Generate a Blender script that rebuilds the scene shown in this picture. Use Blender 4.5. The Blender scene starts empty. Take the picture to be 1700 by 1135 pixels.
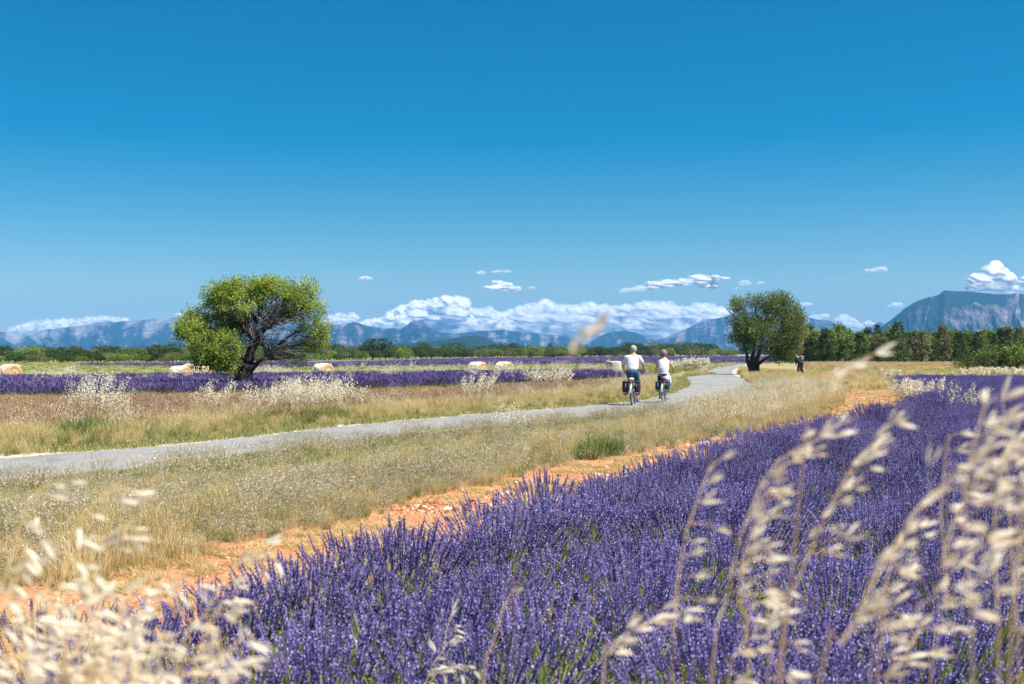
import bpy, bmesh, math, random
import numpy as np
from mathutils import Vector, Matrix, noise as mnoise
random.seed(7); rng = np.random.default_rng(11)
S = bpy.context.scene
R = math.radians
F, HOR, CX, EYE = 1889.0, 587.0, 850.0, 1.55          # lens in photo pixels, horizon row, centre column, eye height

# ------------------------------------------------------------------ camera, world, sun, exposure
cam = bpy.data.cameras.new('camera'); camo = bpy.data.objects.new('camera', cam); S.collection.objects.link(camo); S.camera = camo
cam.sensor_width = 36; cam.lens = 36*F/1700; cam.clip_end = 60000; cam.clip_start = 0.05
camo.location = (0, 0, EYE); camo.rotation_euler = (R(90)+math.atan(19.5/F), 0, 0)
cam.dof.use_dof = True; cam.dof.focus_distance = 13.0; cam.dof.aperture_fstop = (cam.lens/1000)/0.0078
SUN_EL, SUN_AZ = 60.0, 112.0                          # azimuth clockwise from +Y: from the right and a little behind
W = bpy.data.worlds.new('World'); S.world = W; W.use_nodes = True
nt = W.node_tree; nt.nodes.clear()
sky = nt.nodes.new('ShaderNodeTexSky'); sky.sky_type = 'NISHITA'; sky.sun_disc = False
sky.sun_elevation = R(SUN_EL); sky.sun_rotation = R(SUN_AZ); sky.altitude = 600; sky.air_density = 1.0; sky.dust_density = 0.6; sky.ozone_density = 2.0
hs = nt.nodes.new('ShaderNodeHueSaturation'); hs.inputs['Saturation'].default_value = 1.35; hs.inputs['Hue'].default_value = 0.489; hs.inputs['Value'].default_value = 1.0
bg = nt.nodes.new('ShaderNodeBackground'); bg.inputs['Strength'].default_value = 0.068
wo = nt.nodes.new('ShaderNodeOutputWorld')
gm = nt.nodes.new('ShaderNodeGamma'); gm.inputs['Gamma'].default_value = 1.0     # polarised, deeper blue
h2 = nt.nodes.new('ShaderNodeHueSaturation'); h2.inputs['Saturation'].default_value = 1.30; h2.inputs['Value'].default_value = 0.69
nt.links.new(sky.outputs[0], hs.inputs['Color']); nt.links.new(hs.outputs[0], gm.inputs[0]); nt.links.new(gm.outputs[0], h2.inputs['Color']); nt.links.new(h2.outputs[0], bg.inputs[0]); nt.links.new(bg.outputs[0], wo.inputs[0])
sl = bpy.data.lights.new('sun', 'SUN'); so = bpy.data.objects.new('sun', sl); S.collection.objects.link(so)
sl.energy = 4.6; sl.angle = R(0.53); sl.color = (1.0, 0.95, 0.86)
sd = Vector((math.sin(R(SUN_AZ))*math.cos(R(SUN_EL)), math.cos(R(SUN_AZ))*math.cos(R(SUN_EL)), math.sin(R(SUN_EL))))
so.rotation_euler = sd.to_track_quat('Z', 'Y').to_euler(); so.location = sd*50
S.view_settings.view_transform = 'Standard'; S.view_settings.look = 'None'; S.view_settings.exposure = 1.15; S.view_settings.gamma = 1; S.view_settings.use_curve_mapping = False
S.render.engine = 'CYCLES'
S.cycles.max_bounces = 6; S.cycles.diffuse_bounces = 3; S.cycles.glossy_bounces = 2; S.cycles.transmission_bounces = 3
S.cycles.transparent_max_bounces = 24; S.cycles.volume_bounces = 1; S.cycles.use_denoising = True
S.cycles.sample_clamp_indirect = 4.0
try: S.cycles.denoiser = 'OPENIMAGEDENOISE'
except Exception: pass

# ------------------------------------------------------------------ helpers
COL = S.collection
def link(o, parent=None):
    COL.objects.link(o)
    if parent is not None: o.parent = parent
    return o
def tag(o, label=None, cat=None, group=None, kind=None):
    if label: o['label'] = label
    if cat: o['category'] = cat
    if group: o['group'] = group
    if kind: o['kind'] = kind
    return o
def empty(name, loc, rz=0, **k):
    o = bpy.data.objects.new(name, None); link(o); o.location = loc; o.rotation_euler = (0, 0, rz); o.empty_display_size = .2
    return tag(o, **k)
def G(px, py, z=0.0):
    d = (EYE-z)*F/(py-HOR); return np.array([(px-CX)/F*d, d])
def P(px, py, d):                                     # a point at distance d seen at a photo pixel
    return Vector(((px-CX)/F*d, d, EYE-(py-HOR)/F*d))

def node_mat(name):
    m = bpy.data.materials.new(name); m.use_nodes = True; n = m.node_tree; n.nodes.clear()
    return m, n, n.nodes.new('ShaderNodeOutputMaterial')
def ramp(n, fac, stops):
    r = n.nodes.new('ShaderNodeValToRGB'); e = r.color_ramp.elements
    while len(e) < len(stops): e.new(0.5)
    for q, (p, c) in zip(e, stops): q.position = p; q.color = (*c, 1)
    n.links.new(fac, r.inputs[0]); return r.outputs[0]
def math_(n, op, a, b=None, clamp=False):
    q = n.nodes.new('ShaderNodeMath'); q.operation = op; q.use_clamp = clamp
    for i, x in enumerate((a, b)):
        if x is None: continue
        if isinstance(x, (int, float)): q.inputs[i].default_value = x
        else: n.links.new(x, q.inputs[i])
    return q.outputs[0]
def leafmat(name, stops, trans=0.35, rough=0.7, inst=0.35, spec=0.25):
    """colour from the per-piece attribute v and, for scattered copies, a random per copy"""
    m, n, out = node_mat(name)
    at = n.nodes.new('ShaderNodeAttribute'); at.attribute_name = 'v'
    oi = n.nodes.new('ShaderNodeObjectInfo')
    f = math_(n, 'ADD', math_(n, 'MULTIPLY', at.outputs['Fac'], 1-inst), math_(n, 'MULTIPLY', oi.outputs['Random'], inst))
    c = ramp(n, f, stops)
    p = n.nodes.new('ShaderNodeBsdfPrincipled'); n.links.new(c, p.inputs['Base Color']); p.inputs['Roughness'].default_value = rough
    p.inputs['Specular IOR Level'].default_value = spec
    if trans > 0:
        t = n.nodes.new('ShaderNodeBsdfTranslucent'); n.links.new(c, t.inputs[0])
        mx = n.nodes.new('ShaderNodeMixShader'); mx.inputs[0].default_value = trans
        n.links.new(p.outputs[0], mx.inputs[1]); n.links.new(t.outputs[0], mx.inputs[2]); n.links.new(mx.outputs[0], out.inputs[0])
    else: n.links.new(p.outputs[0], out.inputs[0])
    return m
def solid(name, col, rough=0.6, metal=0.0, var=0.12, scale=30, bump=0.0, spec=0.4):
    m, n, out = node_mat(name)
    tc = n.nodes.new('ShaderNodeTexCoord'); nz = n.nodes.new('ShaderNodeTexNoise'); nz.inputs['Scale'].default_value = scale; nz.inputs['Detail'].default_value = 5
    n.links.new(tc.outputs['Object'], nz.inputs['Vector'])
    c = ramp(n, nz.outputs['Fac'], [(0.3, tuple(x*(1-var) for x in col)), (0.7, tuple(min(1, x*(1+var)) for x in col))])
    p = n.nodes.new('ShaderNodeBsdfPrincipled'); n.links.new(c, p.inputs['Base Color']); p.inputs['Roughness'].default_value = rough; p.inputs['Metallic'].default_value = metal
    p.inputs['Specular IOR Level'].default_value = spec
    if bump:
        b = n.nodes.new('ShaderNodeBump'); b.inputs['Strength'].default_value = bump; b.inputs['Distance'].default_value = 0.02
        n.links.new(nz.outputs['Fac'], b.inputs['Height']); n.links.new(b.outputs[0], p.inputs['Normal'])
    n.links.new(p.outputs[0], out.inputs[0]); return m
def groundmat(name, layers, rough=0.95, bump=0.6, bdist=0.03, bscale=25):
    """layers: (scale, detail, [(pos,col)..], mixfactor, (sx,sy)) laid over one another by noise in world metres"""
    m, n, out = node_mat(name)
    geo = n.nodes.new('ShaderNodeNewGeometry'); prev = None
    for sc, det, stops, mixf, st in layers:
        mp = n.nodes.new('ShaderNodeMapping'); mp.inputs['Scale'].default_value = (st[0], st[1], 1); n.links.new(geo.outputs['Position'], mp.inputs[0])
        nz = n.nodes.new('ShaderNodeTexNoise'); nz.inputs['Scale'].default_value = sc; nz.inputs['Detail'].default_value = det; nz.inputs['Roughness'].default_value = 0.65
        n.links.new(mp.outputs[0], nz.inputs['Vector'])
        c = ramp(n, nz.outputs['Fac'], stops)
        if prev is None: prev = c
        else:
            mx = n.nodes.new('ShaderNodeMixRGB'); mx.inputs[0].default_value = mixf; n.links.new(prev, mx.inputs[1]); n.links.new(c, mx.inputs[2]); prev = mx.outputs[0]
    p = n.nodes.new('ShaderNodeBsdfPrincipled'); n.links.new(prev, p.inputs['Base Color']); p.inputs['Roughness'].default_value = rough; p.inputs['Specular IOR Level'].default_value = 0.2
    nb = n.nodes.new('ShaderNodeTexNoise'); nb.inputs['Scale'].default_value = bscale; nb.inputs['Detail'].default_value = 6; n.links.new(geo.outputs['Position'], nb.inputs['Vector'])
    b = n.nodes.new('ShaderNodeBump'); b.inputs['Strength'].default_value = bump; b.inputs['Distance'].default_value = bdist
    n.links.new(nb.outputs['Fac'], b.inputs['Height']); n.links.new(b.outputs[0], p.inputs['Normal']); n.links.new(p.outputs[0], out.inputs[0])
    return m

class Acc:
    """collects triangles from numpy templates and builds ONE mesh"""
    def __init__(s): s.V = []; s.T = []; s.M = []; s.A = []; s.n = 0
    def add(s, V, T, m=0, v=None):
        V = np.asarray(V, float).reshape(-1, 3); T = np.asarray(T, int).reshape(-1, 3)
        s.V.append(V); s.T.append(T+s.n); s.M.append(np.full(len(T), m)); s.n += len(V)
        s.A.append(np.full(len(V), 0.5) if v is None else (np.full(len(V), v) if np.isscalar(v) else np.asarray(v)))
    def stamp(s, tV, tT, frames, pos, scale, m=0, v=None):
        k = len(pos); tV = np.asarray(tV, float); tT = np.asarray(tT, int)
        if k == 0: return
        scale = np.asarray(scale, float)
        if scale.ndim == 1: scale = np.repeat(scale[:, None], 3, 1)
        V = np.einsum('kij,kvj->kvi', frames, tV[None]*scale[:, None, :]) + np.asarray(pos)[:, None, :]
        T = tT[None]+(np.arange(k)*len(tV))[:, None, None]
        vv = rng.random(k) if v is None else np.asarray(v)
        s.add(V.reshape(-1, 3), T.reshape(-1, 3), m, np.repeat(vv, len(tV)))
    def mesh(s, name, mats, smooth=False):
        V = np.concatenate(s.V); T = np.concatenate(s.T); me = bpy.data.meshes.new(name)
        me.vertices.add(len(V)); me.vertices.foreach_set('co', V.ravel())
        me.loops.add(len(T)*3); me.loops.foreach_set('vertex_index', T.ravel().astype(np.int32))
        me.polygons.add(len(T)); me.polygons.foreach_set('loop_start', np.arange(0, len(T)*3, 3, dtype=np.int32))
        me.polygons.foreach_set('material_index', np.concatenate(s.M).astype(np.int32))
        me.polygons.foreach_set('use_smooth', np.full(len(T), smooth))
        at = me.attributes.new('v', 'FLOAT', 'POINT'); at.data.foreach_set('value', np.concatenate(s.A).astype(np.float32))
        for m in (mats if isinstance(mats, (list, tuple)) else [mats]): me.materials.append(m)
        me.update(calc_edges=True); return me
    def obj(s, name, mats, parent=None, smooth=False, do_link=True):
        o = bpy.data.objects.new(name, s.mesh(name, mats, smooth))
        if do_link: link(o, parent)
        return o
def frames(dirs, roll=None):
    d = np.asarray(dirs, float); d = d/np.linalg.norm(d, axis=1, keepdims=True); k = len(d)
    up = np.where(np.abs(d[:, 2:3]) > .95, np.array([[1., 0, 0]]), np.array([[0, 0, 1.]]))
    x = np.cross(up, d); x /= np.linalg.norm(x, axis=1, keepdims=True); y = np.cross(d, x)
    a = rng.random(k)*2*np.pi if roll is None else np.broadcast_to(np.asarray(roll, float), (k,))
    c, s_ = np.cos(a)[:, None], np.sin(a)[:, None]
    return np.stack([x*c+y*s_, -x*s_+y*c, d], axis=2)
def tube(A, pts, rad, n=5, m=0, v=None, cap=False):
    pts = np.asarray(pts, float); k = len(pts); rad = np.broadcast_to(np.asarray(rad, float), (k,))
    tg = np.gradient(pts, axis=0); tg /= np.linalg.norm(tg, axis=1, keepdims=True)+1e-9
    up = np.array([0.3, 0.9, 0.31]) if abs(tg[:, 2]).mean() > .6 else np.array([0.1, 0.05, 1.0])
    x = np.cross(tg, up); x /= np.linalg.norm(x, axis=1, keepdims=True)+1e-9; y = np.cross(tg, x)
    a = np.linspace(0, 2*np.pi, n, endpoint=False)
    V = (pts[:, None, :] + rad[:, None, None]*(np.cos(a)[None, :, None]*x[:, None, :]+np.sin(a)[None, :, None]*y[:, None, :])).reshape(-1, 3)
    T = []
    for i in range(k-1):
        for j in range(n):
            p, q = i*n+j, i*n+(j+1) % n
            T += [(p, q, q+n), (p, q+n, p+n)]
    if cap:
        V = np.vstack([V, pts[0], pts[-1]]); c0 = len(V)-2
        for j in range(n): T += [(c0, (j+1) % n, j), (c0+1, (k-1)*n+j, (k-1)*n+(j+1) % n)]
    A.add(V, T, m, v)
def box(A, c, s, m=0, rot=None, v=None):
    c = np.array(c, float); s = np.array(s, float)/2
    V = np.array([(x, y, z) for x in (-1, 1) for y in (-1, 1) for z in (-1, 1)], float)*s
    if rot is not None: V = V @ np.array(rot).T
    A.add(V+c, [(0, 1, 3), (0, 3, 2), (4, 6, 7), (4, 7, 5), (0, 4, 5), (0, 5, 1), (2, 3, 7), (2, 7, 6), (0, 2, 6), (0, 6, 4), (1, 5, 7), (1, 7, 3)], m, v)
def ring(A, c, r, t, n=28, k=6, m=0, axis='x', width=None):
    a = np.linspace(0, 2*np.pi, n, endpoint=False); b = np.linspace(0, 2*np.pi, k, endpoint=False); w = width or t
    rr = r+t*np.cos(b)[None]; V = np.stack([np.broadcast_to(w*np.sin(b)[None], (n, k)), rr*np.cos(a)[:, None], rr*np.sin(a)[:, None]], 2).reshape(-1, 3)+np.array(c)
    T = []
    for i in range(n):
        for j in range(k):
            p, q, p2, q2 = i*k+j, i*k+(j+1) % k, ((i+1) % n)*k+j, ((i+1) % n)*k+(j+1) % k
            T += [(p, p2, q2), (p, q2, q)]
    A.add(V, T, m)
def ico(sub=2):
    bm = bmesh.new(); bmesh.ops.create_icosphere(bm, subdivisions=sub, radius=1)
    V = np.array([v.co[:] for v in bm.verts]); T = np.array([[v.index for v in f.verts] for f in bm.faces]); bm.free(); return V, T
ICO1, ICO2, ICO3 = ico(1), ico(2), ico(3)
def in_poly(pts, poly):
    x, y = pts[:, 0], pts[:, 1]; ins = np.zeros(len(pts), bool); j = len(poly)-1
    for i in range(len(poly)):
        xi, yi = poly[i]; xj, yj = poly[j]
        c = ((yi > y) != (yj > y)) & (x < (xj-xi)*(y-yi)/(yj-yi+1e-12)+xi); ins ^= c; j = i
    return ins
def fill(poly, spacing, jit=0.5, view=True, pad=1.5):
    poly = np.asarray(poly); lo, hi = poly.min(0), poly.max(0)
    gx, gy = np.meshgrid(np.arange(lo[0], hi[0], spacing), np.arange(lo[1], hi[1], spacing))
    p = np.stack([gx.ravel(), gy.ravel()], 1); p += (rng.random(p.shape)-.5)*2*jit*spacing
    p = p[in_poly(p, poly)]
    if view: p = p[np.abs(p[:, 0]) < 0.47*p[:, 1]+pad]
    return p
def nz2(p, s, seed=0.0):
    return np.array([mnoise.noise(Vector((a*s, b*s, seed))) for a, b in p])
def sheet(name, poly, z, mat, kind='structure', **k):
    bm = bmesh.new(); vs = [bm.verts.new((p[0], p[1], z)) for p in poly]
    es = [bm.edges.new((vs[i], vs[(i+1) % len(vs)])) for i in range(len(vs))]
    bmesh.ops.triangle_fill(bm, use_beauty=True, edges=es, normal=(0, 0, 1))
    for f in bm.faces:
        if f.normal.z < 0: f.normal_flip()
    me = bpy.data.meshes.new(name); bm.to_mesh(me); bm.free(); me.materials.append(mat)
    o = link(bpy.data.objects.new(name, me)); tag(o, kind=kind, **k); return o
def dense(line, step):
    out = [];
    for a, b in zip(line[:-1], line[1:]):
        a, b = np.array(a), np.array(b); n = max(1, int(np.linalg.norm(b-a)/step))
        for i in range(n): out.append(a+(b-a)*i/n)
    out.append(np.array(line[-1])); return out
def smooth_line(line, step):
    """Catmull-Rom through the points"""
    L = [np.array(p, float) for p in line]; out = []
    for i in range(len(L)-1):
        p0, p1, p2, p3 = L[max(i-1, 0)], L[i], L[i+1], L[min(i+2, len(L)-1)]
        n = max(2, int(np.linalg.norm(p2-p1)/step))
        for j in range(n):
            t = j/n; out.append(.5*((2*p1)+(-p0+p2)*t+(2*p0-5*p1+4*p2-p3)*t*t+(-p0+3*p1-3*p2+p3)*t**3))
    out.append(L[-1]); return out
def wobble(line, amp, s):
    return [p+np.array([mnoise.noise(Vector((p[0]*s, p[1]*s, 3.3))), mnoise.noise(Vector((p[0]*s, p[1]*s, 9.1)))])*amp for p in line]

def scatter(name, pts, variants, scale, mat=None, tilt=0.08, probs=None, **k):
    """uncountable growth: one object whose points carry copies of a few small plant meshes"""
    pts = np.asarray(pts, float)
    if pts.shape[1] == 2: pts = np.hstack([pts, np.zeros((len(pts), 1))])
    n = len(pts); me = bpy.data.meshes.new(name); me.vertices.add(n); me.vertices.foreach_set('co', pts.ravel())
    rot = np.stack([(rng.random(n)-.5)*2*tilt, (rng.random(n)-.5)*2*tilt, rng.random(n)*2*np.pi], 1)
    a = me.attributes.new('rot', 'FLOAT_VECTOR', 'POINT'); a.data.foreach_set('vector', rot.ravel().astype(np.float32))
    sc = np.asarray(scale, float)
    if sc.ndim == 0: sc = np.full(n, float(sc))
    if sc.ndim == 1: sc = np.repeat(sc[:, None], 3, 1)
    a = me.attributes.new('scl', 'FLOAT_VECTOR', 'POINT'); a.data.foreach_set('vector', sc.ravel().astype(np.float32))
    if probs is None: var = rng.integers(0, len(variants), n)
    elif np.ndim(probs) == 1: var = rng.choice(len(variants), n, p=np.array(probs)/np.sum(probs))
    else:
        c = np.cumsum(np.array(probs)/np.sum(probs, 1, keepdims=True), 1); var = (rng.random(n)[:, None] > c).sum(1).clip(0, len(variants)-1)
    a = me.attributes.new('var', 'INT', 'POINT'); a.data.foreach_set('value', var.astype(np.int32))
    o = link(bpy.data.objects.new(name, me)); tag(o, kind='stuff', **k)
    ng = bpy.data.node_groups.new(name+'_nodes', 'GeometryNodeTree')
    ng.interface.new_socket('Geometry', in_out='INPUT', socket_type='NodeSocketGeometry'); ng.interface.new_socket('Geometry', in_out='OUTPUT', socket_type='NodeSocketGeometry')
    gi, go = ng.nodes.new('NodeGroupInput'), ng.nodes.new('NodeGroupOutput'); jn = ng.nodes.new('GeometryNodeJoinGeometry')
    def attr(nm, ty):
        q = ng.nodes.new('GeometryNodeInputNamedAttribute'); q.data_type = ty; q.inputs[0].default_value = nm; return q.outputs[0]
    av, ar, asc = attr('var', 'INT'), attr('rot', 'FLOAT_VECTOR'), attr('scl', 'FLOAT_VECTOR')
    e2r = ng.nodes.new('FunctionNodeEulerToRotation'); ng.links.new(ar, e2r.inputs[0])
    for i, vo in enumerate(variants):
        if not (var == i).any(): continue
        cp = ng.nodes.new('FunctionNodeCompare'); cp.data_type = 'INT'; cp.operation = 'EQUAL'
        ia = [q for q in cp.inputs if q.type == 'INT']; ng.links.new(av, ia[0]); ia[1].default_value = i
        oi = ng.nodes.new('GeometryNodeObjectInfo'); oi.inputs['Object'].default_value = vo; oi.inputs['As Instance'].default_value = True
        ip = ng.nodes.new('GeometryNodeInstanceOnPoints')
        ng.links.new(gi.outputs[0], ip.inputs['Points']); ng.links.new(cp.outputs[0], ip.inputs['Selection'])
        ng.links.new(oi.outputs['Geometry'], ip.inputs['Instance']); ng.links.new(e2r.outputs[0], ip.inputs['Rotation']); ng.links.new(asc, ip.inputs['Scale'])
        ng.links.new(ip.outputs[0], jn.inputs[0])
    ng.links.new(jn.outputs[0], go.inputs[0])
    md = o.modifiers.new('scatter', 'NODES'); md.node_group = ng
    return o

ORD = ['first', 'second', 'third', 'fourth', 'fifth', 'sixth', 'seventh', 'eighth', 'ninth', 'tenth', 'eleventh', 'twelfth', 'thirteenth', 'fourteenth', 'fifteenth', 'sixteenth', 'seventeenth', 'eighteenth', 'nineteenth', 'twentieth']+['%dth' % i for i in range(21, 200)]
ORD[20] = '21st'; ORD[21] = '22nd'; ORD[22] = '23rd'; ORD[30] = '31st'; ORD[31] = '32nd'; ORD[32] = '33rd'; ORD[40] = '41st'
def relabel(items, secs, fmt):
    """items: (px, object, what); every one gets its own place in its stretch of the row"""
    cnt = {}
    for px, o, what in sorted(items, key=lambda q: q[0]):
        sec = next((n for a, b, n in secs if a <= px < b), secs[-1][2]); k_ = (sec, what); c_ = cnt.get(k_, 0); cnt[k_] = c_+1; o['label'] = fmt % (ORD[c_], what, sec)

# ------------------------------------------------------------------ air
m_haze, n_, out_ = node_mat('haze_air')
pv = n_.nodes.new('ShaderNodeVolumePrincipled'); pv.inputs['Color'].default_value = (0.10, 0.41, 0.92, 1); pv.inputs['Density'].default_value = 0.72e-4; pv.inputs['Anisotropy'].default_value = 0.0
n_.links.new(pv.outputs[0], out_.inputs['Volume'])
A = Acc(); box(A, (0, 5000, 249.0), (17000, 14500, 500)); hz = A.obj('haze', m_haze)
tag(hz, 'thin blue summer air between the fields and the far mountains', 'haze', kind='stuff')

# ------------------------------------------------------------------ ground sheets
M_ground = groundmat('dry_plain', [(0.02, 4, [(0.3, (0.20, 0.17, 0.07)), (0.5, (0.33, 0.26, 0.13)), (0.7, (0.24, 0.21, 0.09))], 1, (1, 1)),
                                   (6, 6, [(0.3, (0.10, 0.10, 0.04)), (0.7, (0.42, 0.36, 0.2))], 0.5, (1, 1))])
A = Acc(); A.add([(-7500, -1500, 0), (7500, -1500, 0), (7500, 11500, 0), (-7500, 11500, 0)], [(0, 1, 2), (0, 2, 3)]); tag(A.obj('ground', M_ground), kind='structure')

RU = [(-16.5, 4.5)]+[tuple(G(*p)) for p in [(0, 762), (320, 737), (600, 706), (850, 684), (960, 676), (1050, 667), (1105, 657), (1132, 647), (1143, 641), (1144.5, 634), (1138, 626), (1141, 619), (1150, 613), (1168, 608), (1200, 603.5), (1232, 600.3)]]+[(80, 300)]
RL = [(-14.0, 2.5)]+[tuple(G(*p)) for p in [(0, 804), (272, 774), (567, 736), (741, 716), (893, 702), (1023, 689), (1145, 673), (1189, 664), (1225, 652), (1250, 643), (1258, 637.5), (1252, 632.5), (1232, 627), (1216, 621), (1219, 613.5), (1236, 606.5), (1262, 601.8)]]+[(83, 290)]
RUs, RLs = smooth_line(RU, 1.0), smooth_line(RL, 1.0)
road_poly = wobble(dense(RUs, .25), .10, 2.2)+wobble(dense(RLs, .25), .10, 2.2)[::-1]
# lavender edge line at bush centres, along the orange soil
LE = [(-3.6, 1.6), (-2.4, 3.4), (-1.45, 5.0), (-0.25, 7.3), (1.15, 10.8), (4.3, 17.0), (7.6, 22.5), (10.7, 28.5), (13.3, 36.0), (15.4, 44.0), (17.5, 50.5)]
SU = [(-8.5, 3.2)]+[tuple(G(*p)) for p in [(0, 985), (150, 955), (295, 929), (363, 910), (499, 886), (590, 872), (664, 841), (741, 819), (812, 809), (847, 796), (918, 786), (964, 768), (1041, 759), (1094, 750), (1196, 729), (1241, 724), (1336, 699), (1383, 690), (1400, 668), (1412, 650), (1440, 640)]]+[(22, 54)]
LEs = smooth_line(LE, .4); SUs = smooth_line(SU, .4)
soil_poly = wobble([p+np.array((-.42, .18)) for p in dense(SUs, .12)], .2, 2.5)+[np.array((46, 54)), np.array((46, 40)), np.array((8, -3)), np.array((-9, -3))]
M_road = groundmat('worn_asphalt', [(0.25, 5, [(0.35, (0.20, 0.197, 0.195)), (0.65, (0.25, 0.242, 0.228))], 1, (1, 1)),
                                    (60, 4, [(0.3, (0.16, 0.16, 0.165)), (0.7, (0.50, 0.49, 0.47))], 0.35, (1, 1)),
                                    (1.1, 7, [(0.40, (0.08, 0.08, 0.09)), (0.47, (0.22, 0.217, 0.215)), (1, (0.27, 0.262, 0.247))], 0.5, (1, .45)), (.35, 7, [(0.42, (0.15, 0.15, 0.16)), (0.5, (0.225, 0.22, 0.212)), (1, (0.30, 0.29, 0.27))], 0.4, (1, .6))], bump=.35, bdist=.01, bscale=80)
M_soil = groundmat('orange_soil', [(1.2, 6, [(0.3, (0.34, 0.135, 0.06)), (0.5, (0.46, 0.21, 0.10)), (0.7, (0.56, 0.33, 0.19))], 1, (1, 1)),
                                   (30, 8, [(0.3, (0.22, 0.08, 0.03)), (0.55, (0.46, 0.23, 0.11)), (0.75, (0.60, 0.40, 0.25))], 0.55, (1, 1))], bump=1.0, bdist=.05, bscale=22)
M_greenf = groundmat('green_field_grass', [(0.03, 5, [(0.3, (0.10, 0.15, 0.045)), (0.6, (0.19, 0.24, 0.075))], 1, (.3, 1)), (3, 5, [(0.3, (0.08, 0.13, 0.04)), (0.7, (0.28, 0.30, 0.12))], .5, (1, 1))])
M_brownf = groundmat('stubble_soil', [(0.4, 5, [(0.3, (0.28, 0.17, 0.12)), (0.7, (0.42, 0.29, 0.19))], 1, (1, 1)), (15, 5, [(0.3, (0.16, 0.10, 0.06)), (0.7, (0.5, 0.36, 0.24))], .5, (1, 1))])
M_lavsoil = groundmat('lavender_field_soil', [(2, 5, [(0.3, (0.10, 0.07, 0.12)), (0.7, (0.22, 0.16, 0.2))], 1, (1, 1))])
M_shoulder = groundmat('gravel_shoulder', [(1.5, 5, [(0.3, (0.38, 0.34, 0.24)), (0.7, (0.52, 0.48, 0.36))], 1, (1, 1)), (40, 5, [(0.3, (0.25, 0.22, 0.15)), (0.7, (0.66, 0.62, 0.52))], .5, (1, 1))])
tag(sheet('orange_soil', soil_poly, .004, M_soil))
sh_u = [p for p in RUs]; sh_poly = [np.array(p)+np.array((-.35, .2)) for p in RUs]+[np.array(p)+np.array((.35, -.2)) for p in RLs[::-1]]
sheet('road_shoulder', wobble(dense(sh_poly, .3), .35, 1.3), .008, M_shoulder)
sheet('road', road_poly, .014, M_road)
green_poly = [(-160, 57), (-17, 62), (5, 74), (14, 80), (21, 118), (40, 190), (90, 480), (-160, 480)]
sheet('green_field', green_poly, .004, M_greenf)
brown_poly = [(-40, 10), (-16, 20.5), tuple(G(0, 722)), tuple(G(320, 702)), tuple(G(600, 682)), tuple(G(850, 665)), tuple(G(1000, 648)), tuple(G(1030, 636)), (6.3, 62), (2, 54), (-3, 45), (-9.3, 38.6), (-17, 35.2), (-40, 28)]
sheet('stubble_field', brown_poly, .008, M_brownf)
band_poly = [(-60, 22), (-40, 28.6), (-17.5, 35.8), (-9.3, 39.2), (-2, 47.5), (4, 59), (7.2, 66), (8.2, 75), (2, 73), (-12, 62), (-24, 55), (-60, 50)]
sheet('lavender_soil', band_poly, .012, M_lavsoil)
strip_poly = [(-52, 132), (-20, 116), (-3.4, 136), (17, 156), (41, 182), (62, 260), (150, 560), (45, 470), (-9, 300), (-24, 160)]
sheet('lavender_soil', strip_poly, .016, M_lavsoil)
rfield_poly = [(17, 66), (21, 78), (38, 150), (52, 200), (130, 215), (130, 55), (24, 55), (18, 52), (14, 46)]
M_rfield = groundmat('meadow_grass', [(0.05, 5, [(0.3, (0.26, 0.23, 0.10)), (0.5, (0.36, 0.27, 0.13)), (0.7, (0.22, 0.25, 0.08))], 1, (.25, 1)), (3, 6, [(0.3, (0.14, 0.14, 0.05)), (0.7, (0.5, 0.42, 0.24))], .5, (1, 1))])
sheet('meadow', rfield_poly, .006, M_rfield)

# ------------------------------------------------------------------ mountains
def mountain(name, ridge, D, Wd, rockf, seed, gul=.16, foot=1.5, nv=70, step=1.6, mat=None, rough=1.0, base_y=589.5):
    px = np.arange(ridge[0][0], ridge[-1][0]+.1, step); rx, ry = zip(*ridge); top = np.interp(px, rx, ry)
    top = top - np.array([mnoise.fractal(Vector((x*.05, seed, 0)), 0.9, 2.1, 5) for x in px])*1.5*rough
    v = np.concatenate([np.linspace(0, 1, nv), [1.08, 1.2, 1.4]]); V = []; rk = []
    for j, t in enumerate(v):
        for i, x in enumerate(px):
            d = D-Wd*(1-t); H = max((base_y-top[i]), 0)/F*D
            if t <= 1:
                tt = t*.62+.38*t*t
                wx = x*.028+mnoise.noise(Vector((x*.012, t*1.5, seed+5)))*.7
                n1 = mnoise.ridged_multi_fractal(Vector((wx, t*.8, seed)), .9, 2.1, 5, 1.0, 2.0)-1.1
                n2 = mnoise.fractal(Vector((x*.12, t*6, seed+9)), .8, 2.2, 4)
                h = H*(tt+gul*n1*4*t*(1-t)*(1.1-t)+.03*n2*t*(1-t)*4*rough)
                cap = H*d/D*(.985+.0*t) if t < 1 else H
                h = min(h, cap)
            else: h = H*(1-(t-1)*1.6); n1 = 0
            V.append(((x-CX)/F*d, d, max(h, -2.0 if t == 0 else 0))); rk.append(min(1, max(0, rockf(x, t, n1, seed))))
    nx = len(px); T = []
    for j in range(len(v)-1):
        b = j*nx+np.arange(nx-1); T.append(np.stack([b, b+1, b+nx+1], 1)); T.append(np.stack([b, b+nx+1, b+nx], 1))
    A = Acc(); A.add(V, np.concatenate(T), 0, np.array(rk)); o = A.obj(name, mat, smooth=True); tag(o, kind='structure'); return o
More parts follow.
